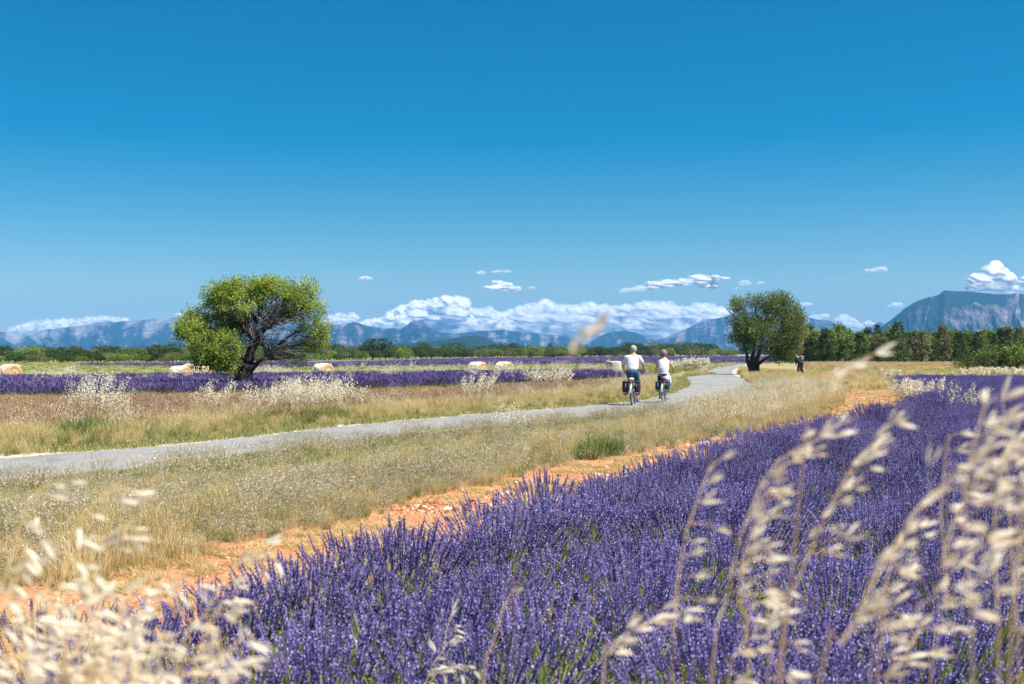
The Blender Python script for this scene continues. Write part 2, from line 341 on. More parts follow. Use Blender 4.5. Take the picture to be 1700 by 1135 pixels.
def mmat(name, forest, rock, rock2):
    m, n, out = node_mat(name); at = n.nodes.new('ShaderNodeAttribute'); at.attribute_name = 'v'
    geo = n.nodes.new('ShaderNodeNewGeometry'); nz = n.nodes.new('ShaderNodeTexNoise'); nz.inputs['Scale'].default_value = .012; nz.inputs['Detail'].default_value = 7; nz.inputs['Roughness'].default_value = .7
    mp = n.nodes.new('ShaderNodeMapping'); mp.inputs['Scale'].default_value = (1, .35, .5); n.links.new(geo.outputs['Position'], mp.inputs[0]); n.links.new(mp.outputs[0], nz.inputs['Vector'])
    f = math_(n, 'ADD', at.outputs['Fac'], math_(n, 'MULTIPLY', math_(n, 'SUBTRACT', nz.outputs['Fac'], .5), 1.5))
    c = ramp(n, f, [(.35, forest), (.5, tuple((a+b)/2 for a, b in zip(forest, rock))), (.62, rock), (1.0, rock2)])
    p = n.nodes.new('ShaderNodeBsdfDiffuse'); n.links.new(c, p.inputs['Color']); 
    b = n.nodes.new('ShaderNodeBump'); b.inputs['Strength'].default_value = .7; b.inputs['Distance'].default_value = 25; n.links.new(nz.outputs['Fac'], b.inputs['Height']); n.links.new(b.outputs[0], p.inputs['Normal'])
    n.links.new(p.outputs[0], out.inputs[0]); return m
MM1 = mmat('limestone_and_hazed_forest', (.018, .034, .036), (.13, .122, .135), (.25, .24, .245))  # green forest tinted bluish: distance haze painted into its colour
MM2 = mmat('forested_slope', (.018, .034, .022), (.03, .05, .03), (.12, .12, .10))
MM3 = mmat('grey_cliff_and_hazed_forest', (.018, .034, .032), (.115, .10, .12), (.24, .23, .24))  # forest again carries some painted blue haze; the rock grey is its own
ns = lambda x, t, sx, st, sd_: mnoise.fractal(Vector((x*sx, t*st, sd_)), .8, 2.1, 4)
rockA = lambda x, t, n1, sd_: .30+.75*max(0, t-.45)+.55*ns(x, t, .05, 1.6, sd_)-.25*n1
mountain('mountain_range', [(-140, 560), (-60, 558), (0, 553), (32, 559), (70, 550), (134, 542), (159, 537), (212, 535), (247, 532), (272, 529), (300, 530), (360, 532), (430, 536), (500, 539), (543, 538), (590, 545), (660, 560), (720, 586)], 8800, 2600, rockA, 1.1, mat=MM1, gul=.22)
mountain('mountain_range', [(470, 575), (510, 556), (540, 544), (558, 541), (575, 539.5), (585, 536), (594, 537), (610, 543), (637, 549), (666, 548), (674, 543), (682, 536), (690, 534), (698, 536), (705, 541), (719, 550), (757, 557), (800, 566), (850, 588)], 7600, 2400, lambda x, t, n1, s_: .38+.45*ns(x, t, .05, 1.5, s_)+.16*max(0, 1-abs(x-690)/22)*(t > .7)-.15*n1, 4.2, mat=MM3, gul=.2)
mountain('mountain_range', [(690, 588), (730, 562), (757, 556), (796, 551), (834, 550), (872, 553), (902, 557), (937, 561), (952, 564), (963, 571), (985, 588)], 8400, 2300, lambda x, t, n1, s_: .28+.6*ns(x, t, .06, 1.3, s_), 6.6, mat=MM1, gul=.2)
mountain('mountain_range', [(930, 588), (970, 575), (995, 560), (1018, 552), (1036, 550.5), (1059, 554), (1080, 564), (1092, 570), (1125, 588)], 7800, 1900, lambda x, t, n1, s_: .14+.6*ns(x, t, .06, 1.6, s_), 8.8, mat=MM1, gul=.2)
mountain('mountain_range', [(1040, 588), (1078, 570), (1094, 566), (1115, 558), (1151, 543), (1170, 533), (1189, 531), (1212, 524), (1245, 520), (1290, 521), (1333, 526), (1363, 533), (1376, 534), (1403, 545), (1430, 556), (1470, 588)], 8600, 2600, lambda x, t, n1, s_: .30+.6*ns(x, t, .05, 1.3, s_)+.2*t, 12.2, mat=MM1, gul=.24)
mountain('mountain_range', [(1395, 575), (1420, 558), (1440, 545), (1452, 541), (1461, 536), (1470, 539), (1500, 560), (1530, 588)], 9400, 1500, lambda x, t, n1, s_: .4+.5*ns(x, t, .05, 1.3, s_), 15.2, mat=MM1, gul=.2)
def rockE(x, t, n1, s_):
    f = .10+.45*ns(x, t, .06, 1.2, s_)
    dx = (x-1625)/58; dy = (t-.56)/.27; q = 1-math.sqrt(dx*dx+dy*dy)
    if x > 1625: q = 1-abs(dy)
    if x > 1672: q = .1
    f = max(f, .5+.12*ns(x, t, .25, 1.5, s_) if q+.18*ns(x, t, .07, 4, s_) > .05 else f)
    if x > 1664: f += .5*max(0, ns(x, t, .16, .7, s_+3))+.1
    f += .5*max(0, 1-abs(x-(1548-(1-t)*30))/3)*(t > .55)
    return f
mountain('mountain_range', [(1395, 590), (1436, 565), (1455, 550), (1474, 537), (1500, 516), (1517, 504), (1541, 495), (1558, 491), (1567, 484), (1608, 485), (1639, 489), (1670, 491), (1700, 489), (1760, 492), (1850, 505)], 5600, 1500, rockE, 21.3, mat=MM3, gul=.20, rough=.7, nv=110, step=1.1)
mountain('forested_hill', [(600, 588), (640, 574), (680, 571), (716, 568), (746, 564), (770, 560), (787, 558.5), (805, 561), (825, 571), (860, 578), (930, 588)], 3900, 900, lambda x, t, n1, s_: .1+.3*ns(x, t, .1, 3, s_), 25.0, mat=MM2, gul=.12, rough=.4)
mountain('forested_hill', [(200, 588), (232, 584), (255, 577), (282, 573), (330, 574), (400, 567), (470, 566), (540, 571), (563, 578), (600, 588)], 3600, 900, lambda x, t, n1, s_: .1+.3*ns(x, t, .1, 3, s_), 28.0, mat=MM2, gul=.12, rough=.4)
mountain('forested_hill', [(560, 588), (620, 581), (760, 580), (900, 579), (1000, 581), (1080, 583), (1250, 582), (1400, 580), (1500, 588)], 3200, 700, lambda x, t, n1, s_: .2+.5*ns(x, t, .1, 3, s_), 31.0, mat=MM2, gul=.1, rough=.3)

# ------------------------------------------------------------------ clouds (far beyond the air box)
def cloudmat(name, soft, dens):
    m, n, out = node_mat(name); geo = n.nodes.new('ShaderNodeNewGeometry')
    nz = n.nodes.new('ShaderNodeTexNoise'); nz.inputs['Scale'].default_value = .009; nz.inputs['Detail'].default_value = 8; nz.inputs['Roughness'].default_value = .68; n.links.new(geo.outputs['Position'], nz.inputs['Vector'])
    lw = n.nodes.new('ShaderNodeLayerWeight'); lw.inputs[0].default_value = .5
    core = math_(n, 'SUBTRACT', 1.0, lw.outputs['Facing'])
    tc = n.nodes.new('ShaderNodeTexCoord'); sp = n.nodes.new('ShaderNodeSeparateXYZ'); n.links.new(tc.outputs['Generated'], sp.inputs[0])
    base = math_(n, 'MULTIPLY', math_(n, 'ADD', sp.outputs['Z'], .15), 1.7, True)
    a = math_(n, 'MULTIPLY', math_(n, 'POWER', core, soft), math_(n, 'MULTIPLY', math_(n, 'SUBTRACT', nz.outputs['Fac'], .12), 2.6), True)
    a = math_(n, 'MULTIPLY', math_(n, 'MULTIPLY', a, dens, True), base, True)
    d = n.nodes.new('ShaderNodeBsdfDiffuse'); d.inputs[0].default_value = (.95, .95, .96, 1); vm = n.nodes.new('ShaderNodeVectorMath'); vm.operation = 'SCALE'; vm.inputs['Scale'].default_value = .16; n.links.new(geo.outputs['Normal'], vm.inputs[0]); va = n.nodes.new('ShaderNodeVectorMath'); va.operation = 'ADD'; va.inputs[1].default_value = (.22, -.25, .55); n.links.new(vm.outputs[0], va.inputs[0]); vn = n.nodes.new('ShaderNodeVectorMath'); vn.operation = 'NORMALIZE'; n.links.new(va.outputs[0], vn.inputs[0]); n.links.new(vn.outputs[0], d.inputs['Normal'])
    t = n.nodes.new('ShaderNodeBsdfTranslucent'); t.inputs[0].default_value = (.93, .93, .94, 1)
    mx = n.nodes.new('ShaderNodeMixShader'); mx.inputs[0].default_value = .38; n.links.new(d.outputs[0], mx.inputs[1]); n.links.new(t.outputs[0], mx.inputs[2])
    tr = n.nodes.new('ShaderNodeBsdfTransparent'); m2 = n.nodes.new('ShaderNodeMixShader')
    n.links.new(a, m2.inputs[0]); n.links.new(tr.outputs[0], m2.inputs[1]); n.links.new(mx.outputs[0], m2.inputs[2]); n.links.new(m2.outputs[0], out.inputs[0])
    return m
MC_d, MC_m, MC_t = cloudmat('cumulus', 1.9, .95), cloudmat('soft_cumulus', 2.2, .55), cloudmat('thin_cloud', 2.4, .30)
def cloud(label, D, lobes, mat, sub=4, small=True, base=None):
    """lobes: (px, py, rx, ry) billows in photo pixels at distance D"""
    A = Acc(); c = lobes[0]; org = np.array(P(c[0], c[1], D)); k = D/F
    L = []
    for (x, y, rx, ry) in lobes:
        L.append((x, y, rx, ry))
        for q in range(sub):
            a = random.uniform(-.3, math.pi+.3); r = random.uniform(.35, .6)
            L.append((x+math.cos(a)*rx*.8, y-math.sin(a)*ry*.7, rx*r, ry*r*1.15))
    for i, (x, y, rx, ry) in enumerate(L):
        V = ICO3[0].copy() if rx > 3 else ICO2[0].copy(); T = ICO3[1] if rx > 3 else ICO2[1]
        n1 = np.array([mnoise.fractal(Vector(p)*1.5+Vector((i*3.1, D, 0)), .9, 2.1, 3) for p in V])
        V = V*(1.18+.26*n1)[:, None]; V[:, 2] = np.where(V[:, 2] < 0, V[:, 2]*.55, V[:, 2])
        V = V*np.array([rx, max(rx, ry)*.8, ry])*k; A.add(V+np.array(P(x, y, D+random.uniform(-1, 1)*rx*k*.6))-org, T)
    o = A.obj('cloud', mat, smooth=True); o.location = org
    tag(o, label, 'cloud', 'fair weather clouds low in the sky'); return o
def band(x0, x1, tops, ybase, r, n):
    tx, ty = zip(*tops); out = []
    for i in range(n):
        x = x0+(x1-x0)*(i+.5)/n+random.uniform(-r, r)*.3; t = np.interp(x, tx, ty); rr = r*random.uniform(.7, 1.2)
        out.append((x, t+rr*.8, rr*1.1, rr*.95))
        y = t+rr*1.7
        while y < ybase: out.append((x+random.uniform(-r, r), y, rr*1.5, rr*1.0)); y += rr*1.1
    return out
cloud('long low white cloud lying along the ridge at the far left', 15000, band(14, 212, [(14, 545), (60, 533), (110, 531), (170, 525), (212, 530)], 553, 9, 16), MC_m, 2)
cloud('small white cloud just above the ridge left of the big almond tree', 15000, [(300, 524, 12, 4), (330, 524, 14, 5), (345, 522, 8, 4)], MC_m)
cloud('hazy white cloud between the big almond tree and the pointed peak', 15500, band(545, 594, [(545, 527), (575, 517), (594, 525)], 544, 9, 5), MC_m, 2)
cloud('big heaped cloud rising to the right above the pointed peak', 15200, band(602, 772, [(602, 536), (640, 527), (665, 512), (690, 502), (720, 500), (745, 493), (765, 497), (775, 503)], 552, 13, 13), MC_d, 3)
cloud('broad low cloud right of the heaped one', 16000, band(745, 840, [(745, 522), (775, 514), (810, 514), (840, 524)], 558, 11, 8), MC_m, 2)
cloud('long bank of soft white cloud above the middle of the mountains', 16500, band(840, 1210, [(840, 520), (880, 508), (905, 502), (930, 508), (960, 510), (985, 506), (1010, 512), (1050, 506), (1090, 503), (1130, 512), (1180, 506), (1210, 520)], 566, 14, 30), MC_m, 3)
cloud('lone oval white cloud high above the middle of the cloud bank', 14500, [(832, 479, 20, 7), (818, 480, 14, 6), (848, 480, 13, 6), (826, 471, 9, 6), (842, 474, 9, 5)], MC_d, 4)
cloud('tiny faint cloud left of the upper pair', 14500, [(798, 454, 8, 4)], MC_t)
cloud('small faint flat cloud above the lone oval one', 14500, [(828, 452, 11, 3.5), (841, 451, 7, 3)], MC_t)
cloud('tiny faint cloud right of the lone oval one', 14500, [(883, 479, 8, 3)], MC_t)
cloud('tiny flat white cloud high right of the big almond tree', 14500, [(605, 462, 10, 3.5), (611, 463, 6, 3)], MC_m)
cloud('long white cloud climbing to the right above the second almond tree', 14800, [(1040, 484, 12, 4.5), (1065, 480, 16, 6), (1090, 474, 17, 8), (1115, 472, 17, 8), (1140, 470, 15, 7), (1165, 466, 18, 9), (1190, 463, 16, 5), (1176, 476, 14, 8)], MC_d, 4)
cloud('faint wisp between the long white cloud and the second almond tree', 14800, [(1236, 471, 11, 5), (1262, 470, 7, 3), (1225, 480, 6, 3)], MC_t)
cloud('flat white cloud just right of the top of the second almond tree', 14800, [(1334, 507, 13, 5), (1326, 507, 9, 5)], MC_m)
cloud('low cloud behind the ridge right of the second almond tree', 16000, [(1352, 530, 16, 6), (1366, 527, 10, 6)], MC_m)
cloud('rounded cloud in the saddle left of the big cliff', 16000, [(1404, 536, 17, 11), (1418, 545, 16, 8), (1395, 540, 12, 8)], MC_m)
cloud('small low cloud at the foot of the big cliff mountain', 16000, [(1444, 541, 12, 7)], MC_m)
cloud('small white oval cloud high above the pine belt', 14500, [(1460, 448, 12, 5.5), (1444, 450, 10, 3.5)], MC_m)
cloud('small round cloud left of the shoulder of the big cliff mountain', 14500, [(1486, 508, 11, 5.5)], MC_m)
cloud('tall bright cumulus standing on the big cliff mountain', 14500, [(1648, 455, 20, 16), (1630, 468, 18, 14), (1665, 468, 18, 14), (1645, 482, 30, 12), (1622, 480, 16, 10), (1672, 480, 14, 9)], MC_d, 5)
cloud('bright cloud cut by the right edge above the cliff', 14800, [(1695, 484, 20, 8), (1720, 474, 24, 14), (1706, 466, 10, 6)], MC_d, 4)

# ------------------------------------------------------------------ plant materials
M_spike = leafmat('lavender_flower', [(0, (.055, .032, .12)), (.3, (.19, .145, .36)), (.65, (.38, .32, .64)), (1, (.63, .57, .88))], .22, inst=.25)
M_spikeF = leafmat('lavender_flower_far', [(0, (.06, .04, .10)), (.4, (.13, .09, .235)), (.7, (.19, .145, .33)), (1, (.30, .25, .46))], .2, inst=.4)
M_lstem = leafmat('lavender_stem', [(0, (.13, .19, .06)), (.5, (.26, .34, .12)), (1, (.42, .48, .23))], .25)
M_green = leafmat('green_grass', [(0, (.07, .12, .025)), (.5, (.16, .23, .05)), (1, (.33, .36, .12))], .35)
M_straw = leafmat('straw', [(0, (.42, .29, .10)), (.5, (.64, .48, .22)), (1, (.80, .68, .42))], .35)
M_olive = leafmat('weed_stem', [(0, (.22, .17, .07)), (.35, (.36, .34, .12)), (.7, (.52, .43, .20)), (1, (.70, .58, .33))], .3)
M_white = leafmat('white_flower', [(0, (.50, .40, .34)), (.4, (.70, .62, .58)), (1, (.88, .84, .82))], .3)
M_oat = leafmat('dry_oat', [(0, (.58, .46, .27)), (.35, (.80, .73, .55)), (1, (.93, .91, .84))], .4, inst=.2)
M_brown = leafmat('ripe_brown_grass', [(0, (.24, .14, .08)), (.5, (.46, .31, .19)), (1, (.66, .50, .33))], .3)
M_oatstem = leafmat('oat_stem', [(0, (.50, .34, .14)), (.5, (.66, .50, .26)), (1, (.72, .60, .40))], .2)

LEAF = (np.array([(0, 0, 0), (-.5, .12, .5), (.5, .12, .5), (0, 0, 1.0)]), np.array([(0, 2, 1), (1, 2, 3)]))          # folded diamond, z = length
BLADE = (np.array([(-.5, 0, 0), (.5, 0, 0), (-.42, .06, .4), (.42, .06, .4), (-.28, .22, .75), (.28, .22, .75), (0, .5, 1.0)]), np.array([(0, 1, 3), (0, 3, 2), (2, 3, 5), (2, 5, 4), (4, 5, 6)]))
STALK = (np.array([(1, 0, 0), (-.5, .87, 0), (-.5, -.87, 0), (.7, 0, 1), (-.35, .6, 1), (-.35, -.6, 1)]), np.array([(0, 1, 4), (0, 4, 3), (1, 2, 5), (1, 5, 4), (2, 0, 3), (2, 3, 5)]))
def tilted(n, spread, lean=(0, 0)):
    a = rng.random(n)*2*np.pi; t = rng.random(n)**.7*spread
    return np.stack([np.sin(t)*np.cos(a)+lean[0], np.sin(t)*np.sin(a)+lean[1], np.cos(t)], 1), a
def blades(A, n, r, h, w, spread, m, hv=.35, lean=(0, 0)):
    d, a = tilted(n, spread, lean); p = np.zeros((n, 3)); rr = np.sqrt(rng.random(n))*r; b = rng.random(n)*6.28
    p[:, 0] = np.cos(b)*rr; p[:, 1] = np.sin(b)*rr; hh = h*(1-hv+hv*2*rng.random(n)*.5+0)
    A.stamp(*BLADE, frames(d), p, np.stack([np.full(n, w)*(.6+.8*rng.random(n)), hh*.6, hh], 1), m)
HEADC = None
def lav_bush(name, n, hgt=.40, rad=.17, whorls=8, per=5, spread=.62, fol=200, hs_=1.0):
    A = Acc(); d, a = tilted(n, spread); b = np.stack([np.cos(a), np.sin(a)], 1)*(rng.random(n)[:, None]*rad)*np.clip(d[:, :2].__abs__().sum(1), .3, 1)[:, None]
    base = np.hstack([b, np.full((n, 1), .10)]); dn = d/np.linalg.norm(d, axis=1, keepdims=True)
    L = hgt*(.74+.36*rng.random(n)); A.stamp(*STALK, frames(d), base, np.stack([np.full(n, .0017)]*2+[L], 1), 1)
    hl = (.065+.055*rng.random(n))*hs_; hb = base+dn*L[:, None]*.985
    for w in range(whorls):
        t = w/(whorls-1); rr = .0092*hs_*(1-.55*t)*(1 if w else .8)
        for q in range(per):
            an = rng.random(n)*6.28; fr = frames(dn, 0); side = fr[:, :, 0]*np.cos(an)[:, None]+fr[:, :, 1]*np.sin(an)[:, None]
            dd = dn*.8+side*.75; pos = hb+dn*(hl*t)[:, None]
            A.stamp(*LEAF, frames(dd), pos, np.stack([np.full(n, rr*1.15), np.full(n, rr), np.full(n, rr*1.9)], 1), 0)
    A.stamp(*STALK, frames(dn), hb, np.stack([np.full(n, .0034)]*2+[hl], 1), 0, v=np.full(n, .1))
    # grey-green foliage at the heart of the bush
    d2, a2 = tilted(fol, 1.25); p2 = np.zeros((fol, 3)); rr = rng.random(fol)*rad*1.2; p2[:, 0] = np.cos(a2)*rr; p2[:, 1] = np.sin(a2)*rr; p2[:, 2] = rng.random(fol)*.15
    A.stamp(*BLADE, frames(d2), p2, np.stack([np.full(fol, .006), np.full(fol, .1), .16+.2*rng.random(fol)], 1), 1)
    return A.obj(name, [M_spike, M_lstem], do_link=False)
lavN = [lav_bush('lavender_plant', n, spread=sp) for n, sp in ((150, .84), (130, .80), (105, .84), (45, .74))]
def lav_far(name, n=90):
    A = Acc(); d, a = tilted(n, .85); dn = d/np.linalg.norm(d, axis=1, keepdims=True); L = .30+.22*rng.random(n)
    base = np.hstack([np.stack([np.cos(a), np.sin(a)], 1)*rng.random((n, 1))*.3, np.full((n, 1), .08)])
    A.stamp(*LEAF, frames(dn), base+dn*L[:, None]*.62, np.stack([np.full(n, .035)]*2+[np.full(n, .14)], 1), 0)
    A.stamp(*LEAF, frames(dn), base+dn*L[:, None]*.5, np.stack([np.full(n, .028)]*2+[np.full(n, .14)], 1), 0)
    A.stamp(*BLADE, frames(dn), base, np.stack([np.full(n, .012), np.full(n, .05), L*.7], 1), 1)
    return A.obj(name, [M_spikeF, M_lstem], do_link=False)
lavF = [lav_far('lavender_far_plant') for _ in range(3)]
def tuft(name, parts): 
    A = Acc()
    for p in parts: blades(A, *p)
    return A
t_green = [tuft('', [(70, .12, .30, .007, .55, 0), (25, .12, .36, .005, .4, 1)]).obj('grass_tuft', [M_green, M_straw], do_link=False) for _ in range(3)]
t_straw = [tuft('', [(20, .12, .24, .006, .6, 0), (75, .13, .42, .0045, .45, 1)]).obj('straw_tuft', [M_green, M_straw], do_link=False) for _ in range(3)]
t_short = [tuft('', [(60, .2, .11, .008, .9, 0), (50, .2, .10, .007, .9, 1)]).obj('short_grass', [M_green, M_straw], do_link=False) for _ in range(2)]
def seedy(name, n, h, mstem, mhead, hw, hlen, spread=.35, r=.14, extra=None):
    A = Acc(); d, a = tilted(n, spread); dn = d/np.linalg.norm(d, axis=1, keepdims=True); rr = np.sqrt(rng.random(n))*r
    base = np.stack([np.cos(a)*rr, np.sin(a)*rr, np.zeros(n)], 1); L = h*(.6+.5*rng.random(n))
    A.stamp(*STALK, frames(dn), base, np.stack([np.full(n, .0018)]*2+[L], 1), 0)
    blades(A, n//2, r, h*.6, .006, .5, 0)
    for q in range(3): A.stamp(*LEAF, frames(dn+rng.normal(0, .25, (n, 3))), base+dn*(L*(.84+.08*q))[:, None], np.stack([np.full(n, hw)]*2+[np.full(n, hlen)], 1), 1)
    return A.obj(name, [mstem, mhead], do_link=False)
t_brown = [seedy('brown_grass', 60, .30, M_brown, M_brown, .016, .06, .45) for _ in range(3)]
def weed(name, n=22, h=.38, fl=.0165, nf=2, dens=1.0):
    A = Acc()
    for i in range(n):
        a = random.random()*6.28; r = random.random()*.14; b = np.array([math.cos(a)*r, math.sin(a)*r, 0]); t = random.random()*.45
        d = np.array([math.cos(a)*math.sin(t), math.sin(a)*math.sin(t), math.cos(t)]); L = h*random.uniform(.55, 1.1)
        A.stamp(*STALK, frames([d]), [b], [[.0015, .0015, L]], 0)
        for q in range(nf+2):
            s = random.uniform(.4, .95); dd = d+rng.normal(0, .55, 3); dd[2] = abs(dd[2])*.8; dd /= np.linalg.norm(dd); l2 = L*random.uniform(.12, .3); p0 = b+d*L*s
            A.stamp(*STALK, frames([dd]), [p0], [[.001, .001, l2]], 0); p1 = p0+dd*l2
            if q < nf and random.random() < dens:
                k = 7; d3 = rng.normal(0, 1, (k, 3)); d3[:, 2] = np.abs(d3[:, 2])*.8+.2; f = fl*random.uniform(.6, 1.2)
                A.stamp(*LEAF, frames(d3), np.repeat([p1], k, 0), np.stack([np.full(k, f*.55)]*2+[np.full(k, f)], 1), 1, v=np.full(k, random.random()))
            else:
                k = 3; A.stamp(*LEAF, frames(rng.normal(0, 1, (k, 3))), np.repeat([p1], k, 0), np.stack([np.full(k, .004)]*2+[np.full(k, .01)], 1), 0)
    blades(A, 14, .14, h*.5, .005, .6, 0)
    return A.obj(name, [M_olive, M_white], do_link=False)
t_weed = [weed('flowering_weed') for _ in range(4)]+[weed('dry_weed', 26, .34, .012, 2, .6) for _ in range(2)]

# wild oat: spikelet of two open glumes and two awned florets; z = length, unit size 1 = 1 m
def spikelet(A, m=0, L=.026, awn=True, lift=0.22):
    for s in (-1, 1):
        c = s*lift; k = 5; rows = []
        for i in range(k):
            t = i/(k-1); w = .0034*math.sin(math.pi*min(1, .12+t*.86))**.8 if t < 1 else .0002
            z = L*t; x = math.sin(c)*z; rows.append([(x+s*.0012*(1-t), -w*.9, z*math.cos(c)), (x+s*(.0028*math.sin(math.pi*t)+.0008), 0, z*math.cos(c)), (x+s*.0012*(1-t), w*.9, z*math.cos(c))])
        V = np.array(rows).reshape(-1, 3); T = []
        for i in range(k-1):
            for j in range(2): p = i*3+j; T += [(p, p+1, p+4), (p, p+4, p+3)]
        A.add(V, T, m, .45+.5*random.random())
    A.stamp(*LEAF, frames([(0, 0, 1)], 0), [(0, 0, .002)], [[.0042, .003, L*.62]], m, [.25])
    if awn:
        for s in (-1, 1): tube(A, [(s*.001, 0, L*.4), (s*.006, .001, L*1.0), (s*.013, .003, L*1.7)], [.0003, .00025, .0001], 3, m, .1)
sA = Acc(); spikelet(sA); SPK = sA.mesh('spikelet', [M_oat])
sB = Acc(); spikelet(sB, L=.029, lift=.32); SPK2 = sB.mesh('spikelet', [M_oat])
sC = Acc(); spikelet(sC, L=.024, lift=.12, awn=False); SPK3 = sC.mesh('spikelet', [M_oat])
SPT = (np.array([(0, 0, 0), (-.18, .1, .45), (0, -.12, .45), (.18, .1, .45), (.0, 0, 1.)]), np.array([(0, 2, 1), (0, 3, 2), (0, 1, 3), (1, 2, 4), (2, 3, 4), (3, 1, 4)]))
def oat_geo(n, h, r=.2, spread=.28, L=.028, per=14, low=0):
    """stems and spikelets of a whole clump seen from afar"""
    A, B = Acc(), Acc()
    for i in range(n):
        a = random.random()*6.28; rr = math.sqrt(random.random())*r; b = np.array([math.cos(a)*rr, math.sin(a)*rr, 0]); t = random.random()*spread
        d = np.array([math.cos(a)*math.sin(t)+.05, math.sin(a)*math.sin(t), math.cos(t)]); H = h*random.uniform(.7, 1.08)
        pts = [b+d*H*s+np.array([.16*H*s**3, 0, -.03*s**3]) for s in (0, .4, .7, .88, 1)]; tube(A, pts, [.0028, .0022, .0016, .001, .0006], 3, 0, random.random())
        pp = []; dd = []
        for q in range(per):
            s = .62+.38*q/per; p0 = b+d*H*s+np.array([.16*H*s**3, 0, -.03*s**3]); aa = random.random()*6.28; off = np.array([math.cos(aa)*.035+.02, math.sin(aa)*.035, .005])*(1.6-s)*1.7
            pp.append(p0+off); dd.append((off[0]*12+.3, off[1]*12, random.uniform(-1, .1)))
        B.stamp(*SPT, frames(dd), pp, np.full(per, L)*(.8+.4*rng.random(per)), 0)
    if low: blades(A, low, r*1.2, h*.42, .008, .5, 1)
    return A, B
A_, B_ = oat_geo(9, .8, .14); o9 = Acc(); 
def oat_tuft(h=.8, n=8, L=.032, per=14):
    A, B = oat_geo(n, h, .15, L=L, per=per); C = Acc()
    for X, m in ((A, 0), (B, 1)):
        for V, T, M_, a in zip(X.V, X.T, X.M, X.A): pass
        V = np.concatenate(X.V); T = np.concatenate(X.T); C.add(V, T, m, np.concatenate(X.A))
    return C.obj('oat_tuft', [M_straw, M_oat], do_link=False)
t_oat = [oat_tuft(), oat_tuft(.9, 7), oat_tuft(.7, 9)]
t_oatF = [oat_tuft(.85, 8, .05, 16), oat_tuft(.75, 9, .048, 15)]

# ------------------------------------------------------------------ lavender in the foreground
LEA = np.array(LEs); seg = np.gradient(LEA, axis=0); seg /= np.linalg.norm(seg, axis=1, keepdims=True); nrm = np.stack([seg[:, 1], -seg[:, 0]], 1)
arc = np.concatenate([[0], np.cumsum(np.linalg.norm(np.diff(LEA, axis=0), axis=1))])
far_line = lambda x: 52.5+.05*(x-16)
field = []; edge = []; k = 0; off = 0.0
while off < 46:
    s = random.random()*.4
    while s < arc[-1]:
        c = np.array([np.interp(s, arc, LEA[:, i]) for i in (0, 1)]); nn = np.array([np.interp(s, arc, nrm[:, i]) for i in (0, 1)])
        p = c+nn*off+rng.normal(0, .07, 2); s += .36 if k else .62
        if off == 0: p = c + nn*random.uniform(-.12, .22)
        if p[1] > far_line(p[0]) or p[1] < 1.7 or abs(p[0]) > .47*p[1]+1.2: continue
        if k == 0 and c[1] < 20: edge.append(p)
        else: field.append(p)
    # a fresh row: rows curve with the edge
    k += 1; off += .54 if k % 2 else .68
# rows sliding out to the right beyond the curve's last normals
xtra = fill([(15, 40), (17, 50.5), (28, 52), (28, 36)], .6)
field = np.array(field); field = np.vstack([field, xtra[:60]])
near = field[:, 1] < 26
pn = field[near]; sc = .88+.28*rng.random(len(pn)); gn = nz2(pn, .55, 4.0); sc = sc*(1+.10*gn)
pr = np.stack([np.ones(len(pn)), np.ones(len(pn)), np.full(len(pn), .8), np.clip(.5+2.6*(-gn), .15, 2.2)], 1)
scatter('lavender_field', pn, lavN, np.stack([sc, sc, sc], 1), probs=pr, label='purple lavender in full bloom filling the right foreground', cat='lavender')
pf = field[~near]; pf = np.vstack([pf, pf+rng.normal(0, .25, pf.shape)]); scatter('lavender_field', pf, lavN[:3], .95+.2*rng.random(len(pf)), label='distant rows of the foreground lavender field below the pine belt', cat='lavender')
edge.sort(key=lambda q: q[1])
for i, p in enumerate(edge):
    src = lavN[i % 3]; o = bpy.data.objects.new('lavender_bush', src.data); link(o); q = .82+.22*random.random(); o.location = (p[0], p[1], 0); o.rotation_euler = (random.uniform(-.06, .06), random.uniform(-.06, .06), random.random()*6.28); o.scale = (q, q, q)
    tag(o, '%s lavender bush, counted from the nearest, in the outermost row by the orange soil' % ORD[i], 'lavender bush', 'lavender bushes lining the orange soil')
# loose clods and stones on the soil
def clod(sub, sq):
    V, T = ICO2; V = V.copy(); s = random.random()*50
    V = V*(1+.35*np.array([mnoise.fractal(Vector(p)*1.6+Vector((s, s, s)), .9, 2.1, 3) for p in V]))[:, None]; V[:, 2] *= sq; A = Acc(); A.add(V, T, 0, .5); return A
M_clod = leafmat('soil_clod', [(0, (.24, .09, .035)), (.5, (.40, .18, .085)), (.85, (.52, .30, .17)), (1, (.62, .50, .38))], 0, inst=1)
clods = [clod(2, .6).obj('clod', M_clod, do_link=False) for _ in range(4)]
vis_soil = [p for p in SUs]+[np.array(p)+np.array((.5, -.2)) for p in LEs[::-1]]
c1 = fill(vis_soil, .05); keep = c1[:, 1] < 12; c1 = c1[keep]
c2 = fill(vis_soil, .12); c2 = c2[c2[:, 1] >= 11]
cp = np.vstack([c1, c2]); sz = (.006+.022*rng.random(len(cp))**6+.012*np.clip(nz2(cp, 1.6, 22.0), 0, 1))*np.where(cp[:, 1] > 11, 1.9, 1)
scatter('soil_clods', cp, clods, sz, tilt=1, label='loose orange clods and pebbles on the bare soil strip', cat='soil')
dry = fill(vis_soil, .16); dn_ = nz2(dry, 1.3, 8.8); dry = dry[dn_ > -.02]
scatter('dry_straw_litter', dry, [t_straw[0], t_short[0]], np.stack([.5+.3*rng.random(len(dry))]*2+[.12+.1*rng.random(len(dry))], 1), tilt=.1, label='bleached straw litter lying on the orange soil', cat='straw')

